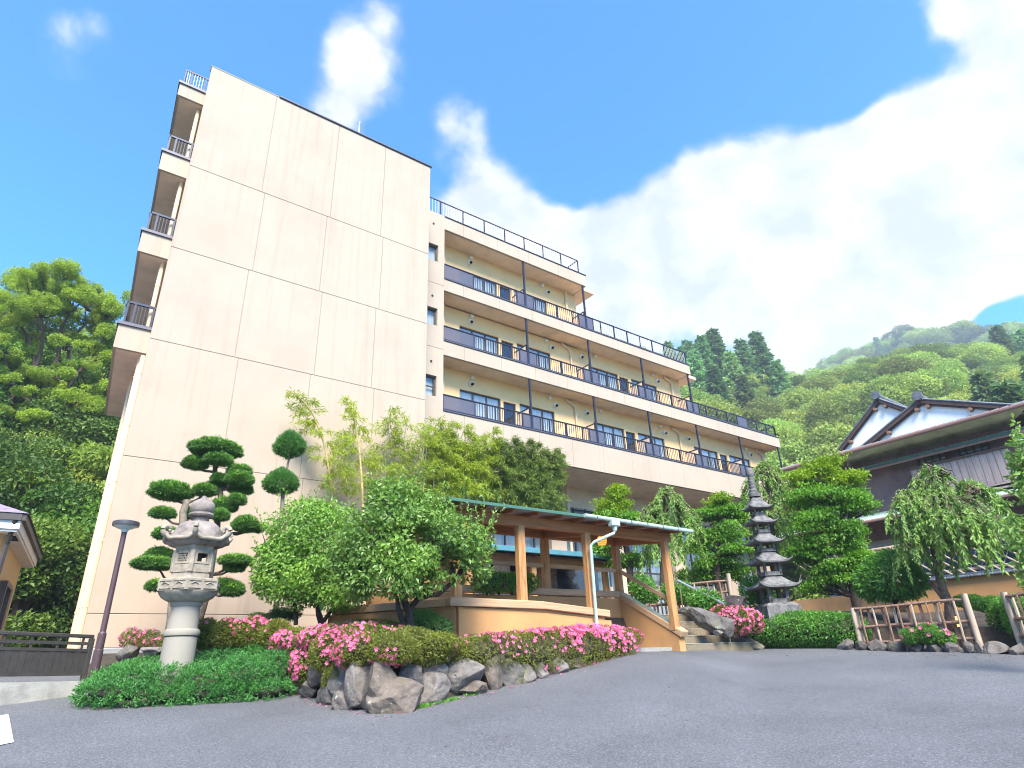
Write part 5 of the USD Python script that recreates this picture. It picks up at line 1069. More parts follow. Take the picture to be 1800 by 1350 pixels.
def blossoms(rg, P, N, r):
    """open five-petalled flowers"""
    n = len(P); T = unit(np.cross(N, rg.normal(size=N.shape))); B = np.cross(N, T); s = r*rg.uniform(.75, 1.2, n)
    v = np.empty((n, 16, 3)); v[:, 0] = P; f = []
    for k in range(5):
        for j, (da, rr, h) in enumerate(((-.45, .72, .35), (0, 1.0, .42), (.45, .72, .35))):
            a = 2*PI*k/5+da; v[:, 1+k*3+j] = P+(T*math.cos(a)+B*math.sin(a))*(s*rr)[:, None]+N*(s*h)[:, None]
        f += [[0, 1+k*3, 2+k*3], [0, 2+k*3, 3+k*3]]
    F = (np.arange(n)[:, None, None]*16+np.array(f)[None]).reshape(-1, 3)
    return v.reshape(-1, 3), F
def band(lo, hi, d0=.0, d1=1.0, xf=None):
    """denser towards the top of the hedge, in drifts"""
    def fn(P, N):
        t = np.clip((P[:, 2]-lo)/(hi-lo), 0, 1); cl = np.clip((meshkit.noise(P*2.3, 4)-.42)/.2, 0, 1)
        p = (d0+(d1-d0)*t**1.5)*(.12+.88*cl)
        return p*(xf(P) if xf else 1)
    return fn
AZ = dict(depth=.34, out=.9, droop=-.1, rnd=.8, nrm=.8)
# the long hedge along the boulders
pz = []
for px in np.arange(800, 1106, 22):
    yt = np.interp(px, [790, 850, 950, 1050, 1110], [1124, 1114, 1106, 1098, 1108]); yb = np.interp(px, [790, 900, 1000, 1100], [1174, 1190, 1188, 1164]); D = baseD(px)+.42
    pz.append(pf(px, (yt+yb)/2, D, 58, (yb-yt)*1.02, .40)); pz.append(pf(px+10, yt+18, D+.55, 60, 34, .42))
zt0, zt1 = at(900, 1150, D=11.5)[2], at(900, 1108, D=11.5)[2]
hedge('azalea_hedge', 'long clipped azalea hedge covered in pink flowers, in front of the ochre base wall', 'azalea', pz, 52000, .042, .021, 'leaf_azalea', (3800, band(zt0-.1, zt1+.05, .04, 1.0, lambda P: np.clip((P[:, 0]-5.5)/3.0, .30, 1)), .042), 31, **AZ)
pz = [pf(516, 1165, baseD(516)+.4, 62, 84), pf(545, 1165, baseD(545)+.42, 70, 80), pf(585, 1147, baseD(585)+.45, 84, 74), pf(632, 1143, baseD(632)+.4, 92, 66), pf(690, 1142, baseD(690)+.4, 100, 56), pf(748, 1146, baseD(748)+.4, 96, 54), pf(795, 1146, baseD(795)+.4, 70, 50),
      pf(520, 1128, 12.2, 90, 50), pf(575, 1122, 11.6, 110, 46), pf(640, 1118, 10.9, 120, 44), pf(705, 1122, 10.5, 120, 40), pf(765, 1130, 10.4, 90, 36), pf(640, 1104, 11.9, 130, 26)]
hedge('azalea_hedge', 'broad mound of azalea over the corner boulders, thick with pink flowers on its left', 'azalea', pz, 56000, .042, .021, 'leaf_azalea', (1500, lambda P, N: np.clip(1.25-(P[:, 0]-3.5)/1.1, .05, 1)*np.clip((meshkit.noise(P*2.6, 9)-.36)/.2, 0, 1)*(N[:, 1] < .6), .034), 32, **AZ)
pz = [pf(362, 1115, 12.9, 50, 54), pf(400, 1116, 12.8, 62, 56), pf(445, 1114, 12.6, 64, 58), pf(485, 1118, 12.4, 60, 58)]
hedge('azalea_hedge', 'azalea hedge behind the juniper just right of the stone lantern', 'azalea', pz, 20000, .042, .021, 'leaf_azalea', (300, band(at(400, 1118, D=12.8)[2], at(400, 1090, D=12.8)[2], .02, .9), .036), 33, **AZ)
pz = [pf(232, 1122, 14.6, 44, 34), pf(262, 1124, 14.3, 46, 34), pf(292, 1128, 14.0, 36, 30)]
hedge('azalea_bush', 'small loose azalea bush with a few pink flowers beside the lamp post', 'azalea', pz, 5200, .032, .014, 'leaf_azalea', (110, lambda P, N: .3*np.clip(1-(P[:, 0]-1.2)/1.2, .15, 1), .04), 34, core=False, depth=.6, out=.6, droop=0, rnd=1.0, nrm=.8)
pz = [pf(1268, 1083, 17.6, 40, 36), pf(1296, 1090, 17.3, 56, 50), pf(1322, 1092, 17.6, 40, 40)]
hedge('azalea_bush', 'rounded azalea thick with pink flowers beside the steps and handrail', 'azalea', pz, 9000, .045, .022, 'leaf_azalea', (520, lambda P, N: np.full(len(P), .8), .045), 35, **AZ)
pz = [pf(1600, 1118, D1-.05, 36, 28), pf(1632, 1114, D1-.05, 46, 36), pf(1662, 1122, D1-.1, 36, 24)]
hedge('azalea_bush', 'low azalea with a few pink flowers growing through the right hand log fence', 'azalea', pz, 5200, .045, .018, 'leaf_hedge', (26, lambda P, N: np.full(len(P), .2), .055), 36, depth=.3, out=.8, droop=0, rnd=.8, nrm=.8)
# clipped hedges
Dh = lambda px: math.hypot(*G(px, float(np.interp(px, [1300, 1510], [1141, 1142])))[:2])
pz = []
for px in range(1330, 1500, 22):
    D = Dh(px)+.55; yt = np.interp(px, [1320, 1400, 1500], [1080, 1074, 1078]); pz.append(pf(px, (yt+1140)/2, D, 58, (1140-yt), .55))
hedge('clipped_hedge', 'dense bright green clipped hedge at the foot of the stone pagoda', 'hedge', pz, 24000, .075, .034, 'leaf_hedge', None, 37, depth=.3, out=.8, droop=.05, rnd=.7, nrm=.6)
pz = [pf(1775, 1090, 17.6, 80, 80), pf(1800, 1090, 17.0, 80, 80), pf(1745, 1062, 18.0, 80, 26), pf(1700, 1056, 18.4, 60, 20), pf(1790, 1060, 17.2, 90, 30)]
hedge('clipped_hedge', 'olive green clipped hedge behind the log fences at the right edge', 'hedge', pz, 16000, .05, .022, 'leaf_hedge', None, 38, depth=.3, out=.8, droop=.0, rnd=.8, nrm=.7)
pz = [pf(855+i*22, 1024, 13.9+.5*i*.5, 40, 36, .35) for i in range(4)]
hedge('clipped_hedge', 'leafy green hedge with reddish tips behind the rear rail of the walkway', 'hedge', pz, 7000, .05, .022, 'leaf_hedge', None, 39, depth=.3, out=.8, droop=0, rnd=.8, nrm=.7)
pz = [pf(742, 1098, 11.6, 70, 52), pf(770, 1106, 11.4, 50, 44)]
hedge('evergreen_shrub', 'small dark evergreen shrub at the corner of the ochre base wall', 'shrub', pz, 6000, .05, .016, 'leaf_niwaki', None, 40, depth=.4, out=.7, droop=0, rnd=.8, nrm=.7)
pz = [pf(500, 1080, 13.6, 60, 22), pf(455, 1086, 13.9, 40, 16)]
hedge('evergreen_shrub', 'low dark shrub against the foot of the blank wall', 'shrub', pz, 2600, .05, .016, 'leaf_niwaki', None, 41, depth=.4, out=.7, droop=0, rnd=.8, nrm=.7)
for i, (px, py, D, w, h, lab) in enumerate(((1130, 1035, 18.4, 46, 50, 'yellow green hydrangea leaves beside the sloping stair rail'), (1238, 1056, 18.0, 60, 40, 'bushy green shrub under the steel handrail'), (1190, 1040, 19.0, 60, 40, 'leafy shrub behind the tall front post of the walkway'), (1330, 1040, 19.4, 60, 60, 'leafy shrub growing left of the pagoda base'))):
    hedge('garden_shrub', lab, 'shrub', [pf(px, py, D, w, h), pf(px+w*.3, py+h*.2, D+.2, w*.6, h*.6)], 2600, .085, .045, 'leaf_hedge', None, 42+i, core=False, depth=.7, out=.5, droop=.2, rnd=.9, nrm=.7)
# creeping juniper
rg = np.random.default_rng(50)
jp = [pf(185, 1218, 12.0, 90, 50), pf(235, 1206, 12.1, 120, 62), pf(300, 1204, 11.9, 130, 60), pf(365, 1200, 11.8, 130, 58), pf(430, 1192, 11.8, 130, 62), pf(480, 1184, 11.9, 80, 66), pf(260, 1186, 12.9, 120, 44), pf(330, 1178, 12.9, 130, 44), pf(400, 1168, 12.9, 130, 46), pf(460, 1160, 12.7, 110, 46), pf(205, 1196, 12.9, 80, 36)]
jp += [pf(x, 1224-.05*abs(x-300), 11.62, 100, 34) for x in (190, 245, 300, 355, 410, 465)]
P, N, k = shell(rg, jp, 9500, .16, .86, up=.3); U = unit(N+[0, 0, .2]+rg.normal(size=N.shape)*.6)
per = 12; Pn = np.repeat(P, per, 0)+rg.normal(0, .02, (len(P)*per, 3)); Dn = unit(np.repeat(U, per, 0)*1.0+rg.normal(size=Pn.shape)*.5); Pn += np.repeat(U, per, 0)*rg.uniform(0, .09, (len(Pn), 1))
t = thing('juniper', 'spreading bright green creeping juniper around the stone lantern', 'juniper', (2.2, 11.8, 1.1))
put('foliage', leaves(Pn, Dn, unit(rg.normal(size=Pn.shape)), rg.uniform(.03, .055, len(Pn)), .019), MAT['leaf_juniper'], t)
mb = MB()
for i, p in enumerate(jp): v, f = lump(rg, p[:3], np.array(p[3:])*.66, i, .15, 2); mb.add(v, f)
put('branches', mb, MAT['bark_dark'], t)
# ground cover along the wall foot
rg = np.random.default_rng(51); P = []
for px in np.concatenate([rg.normal(742, 9, 40), rg.uniform(735, 800, 80), rg.normal(832, 5, 10), rg.uniform(1560, 1660, 60)]):
    if px < 1200: b = G(px, float(np.interp(px, bx_, by_))+1.5)
    else: b = G(px, 1144)+[.3, 0, .15]
    P += [b+np.append(rg.normal(0, .05, 2), .0) for _ in range(7)]
P = np.array(P); D_ = unit(rg.normal(size=P.shape)*[.8, .8, .2]+[0, 0, .7]); put('weeds', leaves(P, D_, unit(rg.normal(size=P.shape)+[0, 0, 1]), .05, .022), MAT['leaf_hedge'], label='small green weeds along the foot of the stones', cat='weeds', kind='stuff')

# cloud-pruned tree behind the lantern
def branch(mb, pts, r0, r1, rg, amp=.03, sides=7):
    pts = np.asarray(pts, float); out = [pts[0]]
    for a, b in zip(pts[:-1], pts[1:]): out += [a+(b-a)*.5+rg.normal(0, amp, 3), b]
    out = np.array(out); mb.tube(out, np.linspace(r0, r1, len(out)), sides); return out
ND = 13.7; rg = np.random.default_rng(60)
nw = thing('cloud_pruned_tree', 'dark green cloud pruned tree with many rounded pads behind the stone lantern', 'tree', at(318, 1130, D=ND))
pads = [(380, 791, 98, 36), (384, 809, 52, 22), (343, 816, 46, 24), (421, 828, 44, 18), (421, 844, 50, 32), (386, 842, 28, 15), (380, 855, 36, 14), (423, 861, 46, 14), (301, 866, 82, 40), (360, 863, 44, 22), (417, 880, 30, 20), (395, 891, 46, 30), (388, 907, 30, 20), (286, 903, 46, 17), (332, 905, 20, 20), (431, 924, 48, 32), (453, 929, 18, 15), (291, 939, 44, 22), (280, 977, 52, 24), (270, 992, 80, 22), (416, 986, 64, 17), (412, 998, 36, 15), (273, 1031, 32, 18), (409, 1038, 42, 28), (393, 1030, 40, 20)]
T1 = [at(x, y, D=ND) for x, y in ((298, 1145), (303, 1090), (311, 1030), (318, 950), (322, 900), (328, 878))]
T2 = [at(x, y, D=ND+.1) for x, y in ((330, 1145), (350, 1085), (368, 1010), (380, 940), (390, 890), (378, 830), (380, 800))]
mb = MB(); b1 = branch(mb, T1, .105, .06, rg, .02, 9); put('trunk', mb, MAT['bark_pale'], nw, smooth=True)
mb = MB(); b2 = branch(mb, T2, .10, .04, rg, .02, 9); put('trunk', mb, MAT['bark'], nw, smooth=True)
allb = np.vstack([b1, b2])
for i, (x, y, w, h) in enumerate(pads):
    w, h = w*.9, h*.88
    D = ND+rg.uniform(-.18, .18); p = np.array(pf(x, y, D, w, h)); c = p[:3]; p[4] *= .8
    q = allb[np.argmin(((allb-c+[0, 0, .25])**2).sum(1))]
    mb = MB(); mid = (q+c)/2+[0, 0, -.06]; branch(mb, [q, mid, c-[0, 0, p[5]*.6]], .032, .016, rg, .02, 6); put('branch', mb, MAT['bark'], nw)
    n = int(900*w*h/1000)+260; d = sphere_dirs(rg, n); low = d[:, 2] < -.15; d[low, 2] *= .4; d = unit(d)
    bmp = 1+.35*(meshkit.noise(d*3.1+i*5.3, 3)-.5)[:, None]; P = c+d*p[3:]*(1-.2*rg.random((n, 1)))*bmp; P[:, 2] = np.where(d[:, 2] < 0, c[2]+d[:, 2]*p[5]*.55, P[:, 2]); N = unit(d/p[3:])
    Pt = np.repeat(P, 5, 0)+rg.normal(0, .008, (n*5, 3)); Dt = unit(np.repeat(N, 5, 0)*.9+rg.normal(size=(n*5, 3))*.6)
    v, f = leaves(Pt, Dt, unit(rg.normal(size=Pt.shape)), rg.uniform(.05, .085, n*5), .02)
    pd_ = put('foliage_pad', (v, f), MAT['leaf_niwaki'], nw)
    m_ = (N[:, 2] > .15) & (rg.random(len(N)) < .75); Pt = P[m_]+N[m_]*.012
    if len(Pt): Pt = np.repeat(Pt, 2, 0)+rg.normal(0, .02, (2*m_.sum(), 3)); put('new_shoots', leaves(Pt, unit(rg.normal(size=Pt.shape)*.55+[0, 0, 1]), unit(rg.normal(size=Pt.shape)), rg.uniform(.04, .065, len(Pt)), .02), MAT['leaf_shoots'], pd_)
    v, f = lump(rg, c+[0, 0, p[5]*.05], p[3:]*[.72, .72, .55], i, .12, 2); put('pad_twigs', (v, f), MAT['bark_dark'], pd_)
# topiary conifer
TD = 14.3; tp = thing('topiary_conifer', 'conifer trimmed to two green balls on thin stems before the blank wall', 'tree', at(492, 1075, D=TD))
mb = MB(); branch(mb, [at(482, 1095, D=TD), at(490, 1000, D=TD), at(497, 860, D=TD)], .06, .035, rg, .015); branch(mb, [at(497, 900, D=TD), at(503, 830, D=TD), at(511, 790, D=TD)], .03, .022, rg, .01); put('trunk', mb, MAT['bark_pale'], tp)
for x, y, w, h in ((509, 783, 58, 46), (494, 848, 66, 44)):
    pp = [pf(x, y, TD, w*.8, h*.9), pf(x-w*.2, y+3, TD, w*.55, h*.6), pf(x+w*.22, y+2, TD, w*.5, h*.6), pf(x, y-h*.25, TD, w*.4, h*.6)]
    P, N, k = shell(rg, pp, 1700, .5, .7); U = unit(N+[0, 0, .35]+rg.normal(size=N.shape)*.35); Pn = np.repeat(P, 9, 0)+rg.normal(0, .015, (len(P)*9, 3)); Dn = unit(np.repeat(U, 9, 0)+rg.normal(size=Pn.shape)*.5)
    put('foliage_ball', leaves(Pn, Dn, unit(rg.normal(size=Pn.shape)), rg.uniform(.04, .08, len(Pn)), .013), MAT['leaf_topiary'], tp)

# leafy garden trees -----------------------------------------------------------
def leafy(name, label, cat, puffs, base, forks, n, L, W, lm, seed, bark='bark', r0=.09, shoots=0, gap=(2.2, .3), kw=None, group=None):
    rg = np.random.default_rng(seed); t = thing(name, label, cat, base, group); pfz = np.array(puffs, float)
    mb = MB(); ends = []
    for fk in forks: ends += list(branch(mb, fk, r0 if fk is forks[0] else r0*.62, r0*.35, rg, .02, 8)[2:])
    put('trunk', mb, MAT[bark], t, smooth=True)
    mb = MB(); ends = np.array(ends); tips = []
    for p in pfz:
        for _ in range(5):
            c = p[:3]+p[3:]*unit(rg.normal(size=3))*.8; q = ends[np.argmin(((ends-c)**2).sum(1))]; w_ = wiggle(q, c, .05, rg, 6, .05); mb.tube(w_, np.linspace(.022, .006, 6), 5, cap=False); tips.append(c)
    put('branches', mb, MAT[bark], t)
    k_ = dict(depth=.75, out=.45, droop=.35, rnd=.8, cull=.62, nrm=.6, fold=.2); k_.update(kw or {})
    V, F = foliage(rg, puffs, n, L, W, gap=gap, **k_)
    mb = MB().add(V, F)
    for _ in range(shoots):
        p = pfz[rg.integers(len(pfz))]; d = sphere_dirs(rg, 1)[0]; d[2] = abs(d[2])*.8+.25; d = unit(d); a = p[:3]+p[3:]*d*.85; L_ = rg.uniform(.2, .62); s = np.arange(0, L_, .035); up = unit(d*.6+[0, 0, .8]+rg.normal(0, .25, 3))
        Pq = a+up*s[:, None]; Dq = unit(rg.normal(size=Pq.shape)*.8+up*.6); mb.add(*leaves(Pq, Dq, unit(rg.normal(size=Pq.shape)+[0, 0, 1]), L*.85, W*.85))
    put('crown', mb, MAT[lm], t)
    return t
D_ = 11.0
leafy('leafy_tree', 'leafy green fruit tree with dark forked trunk in front of the walkway', 'tree',
      [pf(700, 905, D_, 130, 100), pf(655, 960, D_, 130, 120), pf(735, 955, D_-.2, 160, 120), pf(800, 955, D_-.3, 120, 95), pf(640, 1015, D_, 110, 80), pf(715, 1010, D_-.4, 140, 80), pf(825, 1000, D_-.2, 80, 66), pf(690, 868, D_+.2, 90, 50), pf(755, 905, D_+.2, 100, 70), pf(850, 950, D_, 50, 60), pf(610, 985, D_+.2, 70, 90)],
      at(722, 1105, D=D_), [[at(722, 1112, D=D_), at(719, 1075, D=D_), at(706, 1045, D=D_), at(700, 1000, D=D_)], [at(719, 1075, D=D_), at(735, 1052, D=D_), at(757, 1030, D=D_), at(770, 990, D=D_)], [at(712, 1100, D=D_), at(700, 1070, D=D_), at(690, 1040, D=D_)], [at(735, 1052, D=D_), at(770, 1045, D=D_), at(800, 1020, D=D_)]],
      21000, .092, .05, 'leaf_plum', 71, 'bark_dark', .085, 90, (2.6, .36))
D_ = 12.9
leafy('leafy_tree', 'bushy green tree behind and left of the forked fruit tree, by the blank wall', 'tree',
      [pf(540, 950, D_, 130, 120), pf(497, 995, D_, 110, 110), pf(585, 930, D_, 110, 100), pf(560, 1010, D_-.2, 140, 90), pf(610, 985, D_, 100, 120), pf(520, 1040, D_, 110, 60), pf(475, 955, D_, 60, 90), pf(545, 905, D_+.2, 90, 60), pf(600, 1045, D_-.3, 100, 60), pf(465, 1020, D_, 50, 60)],
      at(565, 1100, D=D_), [[at(567, 1100, D=D_), at(558, 1065, D=D_), at(545, 1030, D=D_)], [at(520, 1098, D=D_), at(518, 1060, D=D_), at(505, 1020, D=D_)], [at(567, 1095, D=D_), at(590, 1060, D=D_), at(605, 1020, D=D_)]],
      22000, .082, .044, 'leaf_shrub', 72, 'bark_dark', .07, 80, (2.6, .34))
D_ = 18.6
leafy('round_bush', 'round glossy green bush behind the log fence on the right', 'bush', [pf(1565, 1015, D_, 110, 80), pf(1530, 1025, D_, 60, 60), pf(1600, 1020, D_, 60, 60), pf(1565, 990, D_, 70, 40)],
      at(1578, 1075, D=D_), [[at(1578, 1100, D=D_), at(1573, 1060, D=D_), at(1560, 1035, D=D_)], [at(1573, 1060, D=D_), at(1590, 1035, D=D_)]], 5200, .13, .05, 'leaf_hedge', 73, 'bark_dark', .06, 0, None, dict(depth=.35, droop=.0, out=.8))
D_ = 13.2
leafy('leafy_tree', 'bright leafy branches reaching in at the right edge of the picture', 'tree', [pf(1800, 800, D_, 60, 90), pf(1812, 860, D_, 70, 110), pf(1800, 950, D_, 74, 90), pf(1815, 1010, D_, 60, 70)],
      at(1850, 1100, D=D_), [[at(1860, 1120, D=D_), at(1845, 1000, D=D_), at(1830, 850, D=D_)]], 1500, .11, .065, 'leaf_cherry', 74, 'bark', .07, 8, (2.0, .3))
# maples with layered foliage
def maple(label, layers, base, top, n, seed, D, lm='leaf_maple', L=.085, bright=None, w=.05):
    rg = np.random.default_rng(seed); t = thing('maple_tree', label, 'maple', base)
    mb = MB(); tr = branch(mb, [base, base+(top-base)*.35+rg.normal(0, .06, 3), base+(top-base)*.7, top], .13, .04, rg, .05, 9); put('trunk', mb, MAT['bark_dark'], t, smooth=True)
    mb = MB(); V = MB(); VB = MB()
    for i, (px, py, ww, hh, dd) in enumerate(layers):
        p = np.array(pf(px, py, D+dd, ww, hh)); c = p[:3]; q = tr[np.argmin(((tr-c+[0, 0, .3])**2).sum(1))]
        for _ in range(5):
            e = c+p[3:]*unit(rg.normal(size=3))*[.8, .8, .3]; mb.tube(wiggle(q, e, .05, rg, 6, -.08), np.linspace(.03, .007, 6), 5, cap=False)
        # several thin tilted trays of leaves make each layer
        m = max(3, int(hh/9)); sub = []
        for k in range(m*6):
            o_ = unit(rg.normal(size=3))*rg.random()**.5*[.7, .7, .8]*p[3:]; sub.append((*(c+o_), p[3]*rg.uniform(.26, .5), p[3]*rg.uniform(.26, .5), max(.09, p[5]*.26)))
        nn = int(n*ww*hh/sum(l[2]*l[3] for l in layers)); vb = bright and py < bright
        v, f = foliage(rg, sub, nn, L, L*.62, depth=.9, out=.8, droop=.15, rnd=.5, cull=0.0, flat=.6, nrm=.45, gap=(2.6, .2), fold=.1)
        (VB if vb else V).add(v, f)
    put('branches', mb, MAT['bark_dark'], t)
    if V.n: put('crown', V, MAT[lm], t)
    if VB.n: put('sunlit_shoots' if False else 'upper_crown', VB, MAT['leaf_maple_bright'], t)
    return t
maple('tall maple with yellow green top, right of the stone pagoda', [(1450, 818, 110, 40, .2), (1425, 840, 110, 44, 0), (1480, 842, 110, 44, 0), (1455, 872, 170, 50, 0), (1410, 880, 80, 40, .2), (1505, 885, 90, 46, 0), (1440, 915, 150, 46, -.2), (1500, 930, 110, 46, 0), (1455, 955, 160, 46, .1), (1420, 975, 110, 44, .2), (1510, 975, 100, 50, .1), (1460, 1005, 150, 44, 0), (1520, 1015, 80, 40, .3), (1440, 1030, 110, 36, .3)], at(1513, 1090, D=20.2), at(1470, 850, D=20.2), 44000, 81, 20.2, bright=850)
maple('dome shaped bright maple rising behind the right half of the walkway roof', [(1085, 868, 60, 30, 0), (1085, 890, 96, 40, 0), (1070, 910, 80, 36, 0), (1110, 912, 76, 36, 0), (1088, 935, 100, 36, 0), (1060, 960, 90, 40, .2), (1100, 985, 100, 40, .4)], at(1112, 1045, D=20.6), at(1090, 880, D=20.6), 20000, 82, 20.6, bright=905)
maple('layered green maple between the walkway and the stone pagoda', [(1262, 882, 70, 34, 0), (1245, 905, 80, 40, 0), (1290, 900, 70, 40, .2), (1265, 935, 120, 40, 0), (1230, 960, 80, 40, .2), (1285, 965, 100, 40, 0), (1250, 990, 110, 40, .2), (1225, 1012, 90, 34, .2), (1290, 1005, 90, 40, .3)], at(1262, 1060, D=21.0), at(1262, 890, D=21.0), 22000, 83, 21.0, bright=895)
# weeping cherries: arching limbs with hanging leafy strands
def weeping(label, cx, top, w, h, base, forks, n, seed, D, dens=1.0):
    rg = np.random.default_rng(seed); t = thing('weeping_cherry', label, 'cherry tree', base); mb = MB(); tr = []
    for fk in forks: tr += list(branch(mb, fk, .11 if fk is forks[0] else .06, .04, rg, .03, 9))
    put('trunk', mb, MAT['bark'], t, smooth=True); tr = np.array(tr); tipz = tr[np.argmax(tr[:, 2])]
    mb = MB(); PL, DL, NL = [], [], []; crowns = [(cx, top, w, h, n)] if np.ndim(cx) == 0 else cx
    for (cx_, top_, w_, h_, n_) in crowns:
     a, b = mpx(cx_, top_, D); crown = at(cx_, top_, D=D+rg.normal(0, .35)); RX, HZ = w_/2*a, h_*b; tipz = tr[np.argmin(((tr-crown)**2).sum(1))]
     for i in range(int(n_*.72)):
         th = rg.uniform(0, 2*PI); rr = RX*rg.uniform(.15, 1)**.7; e = crown+np.array([math.cos(th)*rr, math.sin(th)*rr, -HZ*(.06+.34*(rr/RX)**2)*rg.uniform(.5, 1.2)])
         q = tipz+rg.normal(0, .1, 3); c = curve(q, e, (0, 0, HZ*.12), 7); mb.tube(c, np.linspace(.018, .006, 7), 4, cap=False)
         ln_ = HZ*rg.uniform(.06, .42)*(1 if rr > RX*.4 else .6); out = unit(np.array([math.cos(th), math.sin(th), 0])); m = 10; s = np.linspace(0, 1, m)
         st = e+out*(s*.18*ln_)[:, None]*(1-s[:, None]*.4)+np.array([0, 0, -1])*(s**1.15*ln_)[:, None]+rg.normal(0, .16, 3)*s[:, None]
         full = np.vstack([c[1:], st]); mb.tube(st, np.linspace(.006, .003, m), 3, cap=False)
         nl = int(66*dens*(ln_/.6+.6)); u = rg.uniform(0, len(full)-1.01, nl); ii = u.astype(int); fr = (u-ii)[:, None]; P = full[ii]*(1-fr)+full[ii+1]*fr; tg = unit(full[ii+1]-full[ii])
         PL.append(P); DL.append(unit(tg*.7+rg.normal(size=P.shape)*.5+[0, 0, -.55])); NL.append(unit(rg.normal(size=P.shape)+out*.8))
    put('hanging_branches', mb, MAT['bark'], t)
    P, D__, N = np.vstack(PL), np.vstack(DL), np.vstack(NL)
    put('crown', leaves(P, D__, N, rg.uniform(.09, .15, len(P)), .042, .15), MAT['leaf_cherry'], t)
D_ = 17.9
weeping('wide weeping cherry with leaning trunk behind the log fence on the right', [(1630, 838, 120, 150, 70), (1700, 852, 110, 140, 60), (1588, 872, 90, 150, 48), (1660, 880, 160, 170, 80), (1742, 900, 60, 100, 26), (1610, 930, 110, 120, 36), (1690, 940, 110, 100, 34)], 0, 0, 0, at(1672, 1085, D=D_), [[at(1672, 1110, D=D_), at(1668, 1060, D=D_), at(1650, 1010, D=D_), at(1640, 960, D=D_), at(1650, 890, D=D_), at(1655, 838, D=D_)], [at(1640, 960, D=D_), at(1600, 900, D=D_), at(1585, 860, D=D_)], [at(1642, 970, D=D_), at(1690, 900, D=D_), at(1715, 870, D=D_)], [at(1662, 1058, D=D_), at(1645, 1035, D=D_), at(1632, 1020, D=D_)]], 300, 91, D_, .95)
D_ = 20.0
weeping('weeping cherry with drooping strands behind the right end of the walkway roof', [(1172, 864, 70, 110, 60), (1145, 895, 70, 100, 50), (1200, 895, 60, 110, 45), (1165, 940, 90, 100, 40)], 0, 0, 0, at(1160, 1050, D=D_), [[at(1165, 1055, D=D_), at(1168, 960, D=D_), at(1172, 875, D=D_)], [at(1168, 960, D=D_), at(1140, 900, D=D_)]], 170, 92, D_)
D_ = 21.6
weeping('tall airy weeping cherry behind the spire of the stone pagoda', [(1345, 812, 66, 120, 48), (1318, 840, 60, 130, 36), (1372, 850, 56, 130, 36), (1340, 900, 100, 130, 44)], 0, 0, 0, at(1365, 1070, D=D_), [[at(1368, 1080, D=D_), at(1360, 960, D=D_), at(1348, 830, D=D_)], [at(1360, 960, D=D_), at(1330, 880, D=D_)]], 190, 93, D_)
# bamboo
def bamboo(label, culms, seed, lm, dense=1.0, mt='culm', L=.165, group=None):
    """culms: (base, top, tip, radius, first leafy fraction)"""
    rg = np.random.default_rng(seed); b0 = np.array(culms[0][0]); t = thing('bamboo', label, 'bamboo', b0, group); LP, LD_, LN = [], [], []; tw = MB()
    for (b, tp_, tip, r, lf) in culms:
        s = np.linspace(0, 1, 14); b, tp_, tip = map(np.asarray, (b, tp_, tip))
        q = (1-s)[:, None]**2*b+2*((1-s)*s)[:, None]*tp_+s[:, None]**2*tip if np.linalg.norm(tip-tp_) > .05 else b+(tp_-b)*s[:, None]
        rad = np.linspace(r, r*.3, 14); mb = MB().tube(q, rad, 8)
        seg = np.concatenate([[0], np.cumsum(np.linalg.norm(np.diff(q, axis=0), axis=1))]); H_ = seg[-1]
        for z in np.arange(.2, H_, .26):
            c = np.array([np.interp(z, seg, q[:, k]) for k in range(3)]); rr = np.interp(z, seg, rad); mb.lathe([(rr*1.02, -.012), (rr*1.25, 0), (rr*1.02, .012)], c, 8)
        put('culm', mb, MAT[mt], t)
        for z in np.arange(H_*lf, H_, .24/dense):
            c = np.array([np.interp(z, seg, q[:, k]) for k in range(3)])
            for _ in range(2):
                th = rg.uniform(0, 2*PI); fr = (z/H_-lf)/(1-lf); ln_ = (.25+.75*(1-fr)**.7*min(1, fr*6+.45))*rg.uniform(.6, 1.1)*min(1.0, .3*H_)
                o_ = np.array([math.cos(th), math.sin(th)*.75, 0]); u = np.linspace(0, 1, 7)[:, None]; st = c+o_*ln_*u+np.array([0, 0, 1])*ln_*(u*.62-u**2*.62)
                tw.tube(st, np.linspace(.006, .002, 7), 3, cap=False)
                nl = int(44*dense*(.4+ln_)); uu = rg.uniform(1.2, 5.99, nl); ii = uu.astype(int); f_ = (uu-ii)[:, None]; P = st[ii]*(1-f_)+st[ii+1]*f_; P = P+rg.normal(0, .045, P.shape)
                LP.append(P); LD_.append(unit(o_*.7+rg.normal(size=P.shape)*.55+[0, 0, -.45])); LN.append(unit(rg.normal(size=P.shape)*.6+[0, 0, 1]))
    put('twigs', tw, MAT[mt], t, kind='stuff'); P, D__, N = np.vstack(LP), np.vstack(LD_), np.vstack(LN)
    put('foliage', leaves(P, D__, N, L*rg.uniform(.7, 1.2, len(P)), .025, .1), MAT[lm], t)
Yb = 15.7
bamboo('pair of slender yellow bamboos with feathery leaves against the blank wall', [(at(586, 1010, Y=Yb), at(592, 730, Y=Yb), at(512, 690, Y=Yb-.1), .038, .42), (at(640, 1010, Y=Yb), at(640, 735, Y=Yb), at(606, 700, Y=Yb), .04, .42)], 101, 'leaf_bamboo', 1.5)
bamboo('group of thin green bamboos at the right edge of the blank wall', [(at(x, 1010, Y=Yb+.2), at(x, ty+20, Y=Yb+.2), at(tx, ty, Y=Yb+.1), .022, .45) for x, tx, ty in ((693, 676, 735), (703, 722, 728), (728, 752, 748), (742, 758, 758), (675, 690, 716))], 102, 'leaf_bamboo', 1.1, 'culm_green')
Yb = 16.4
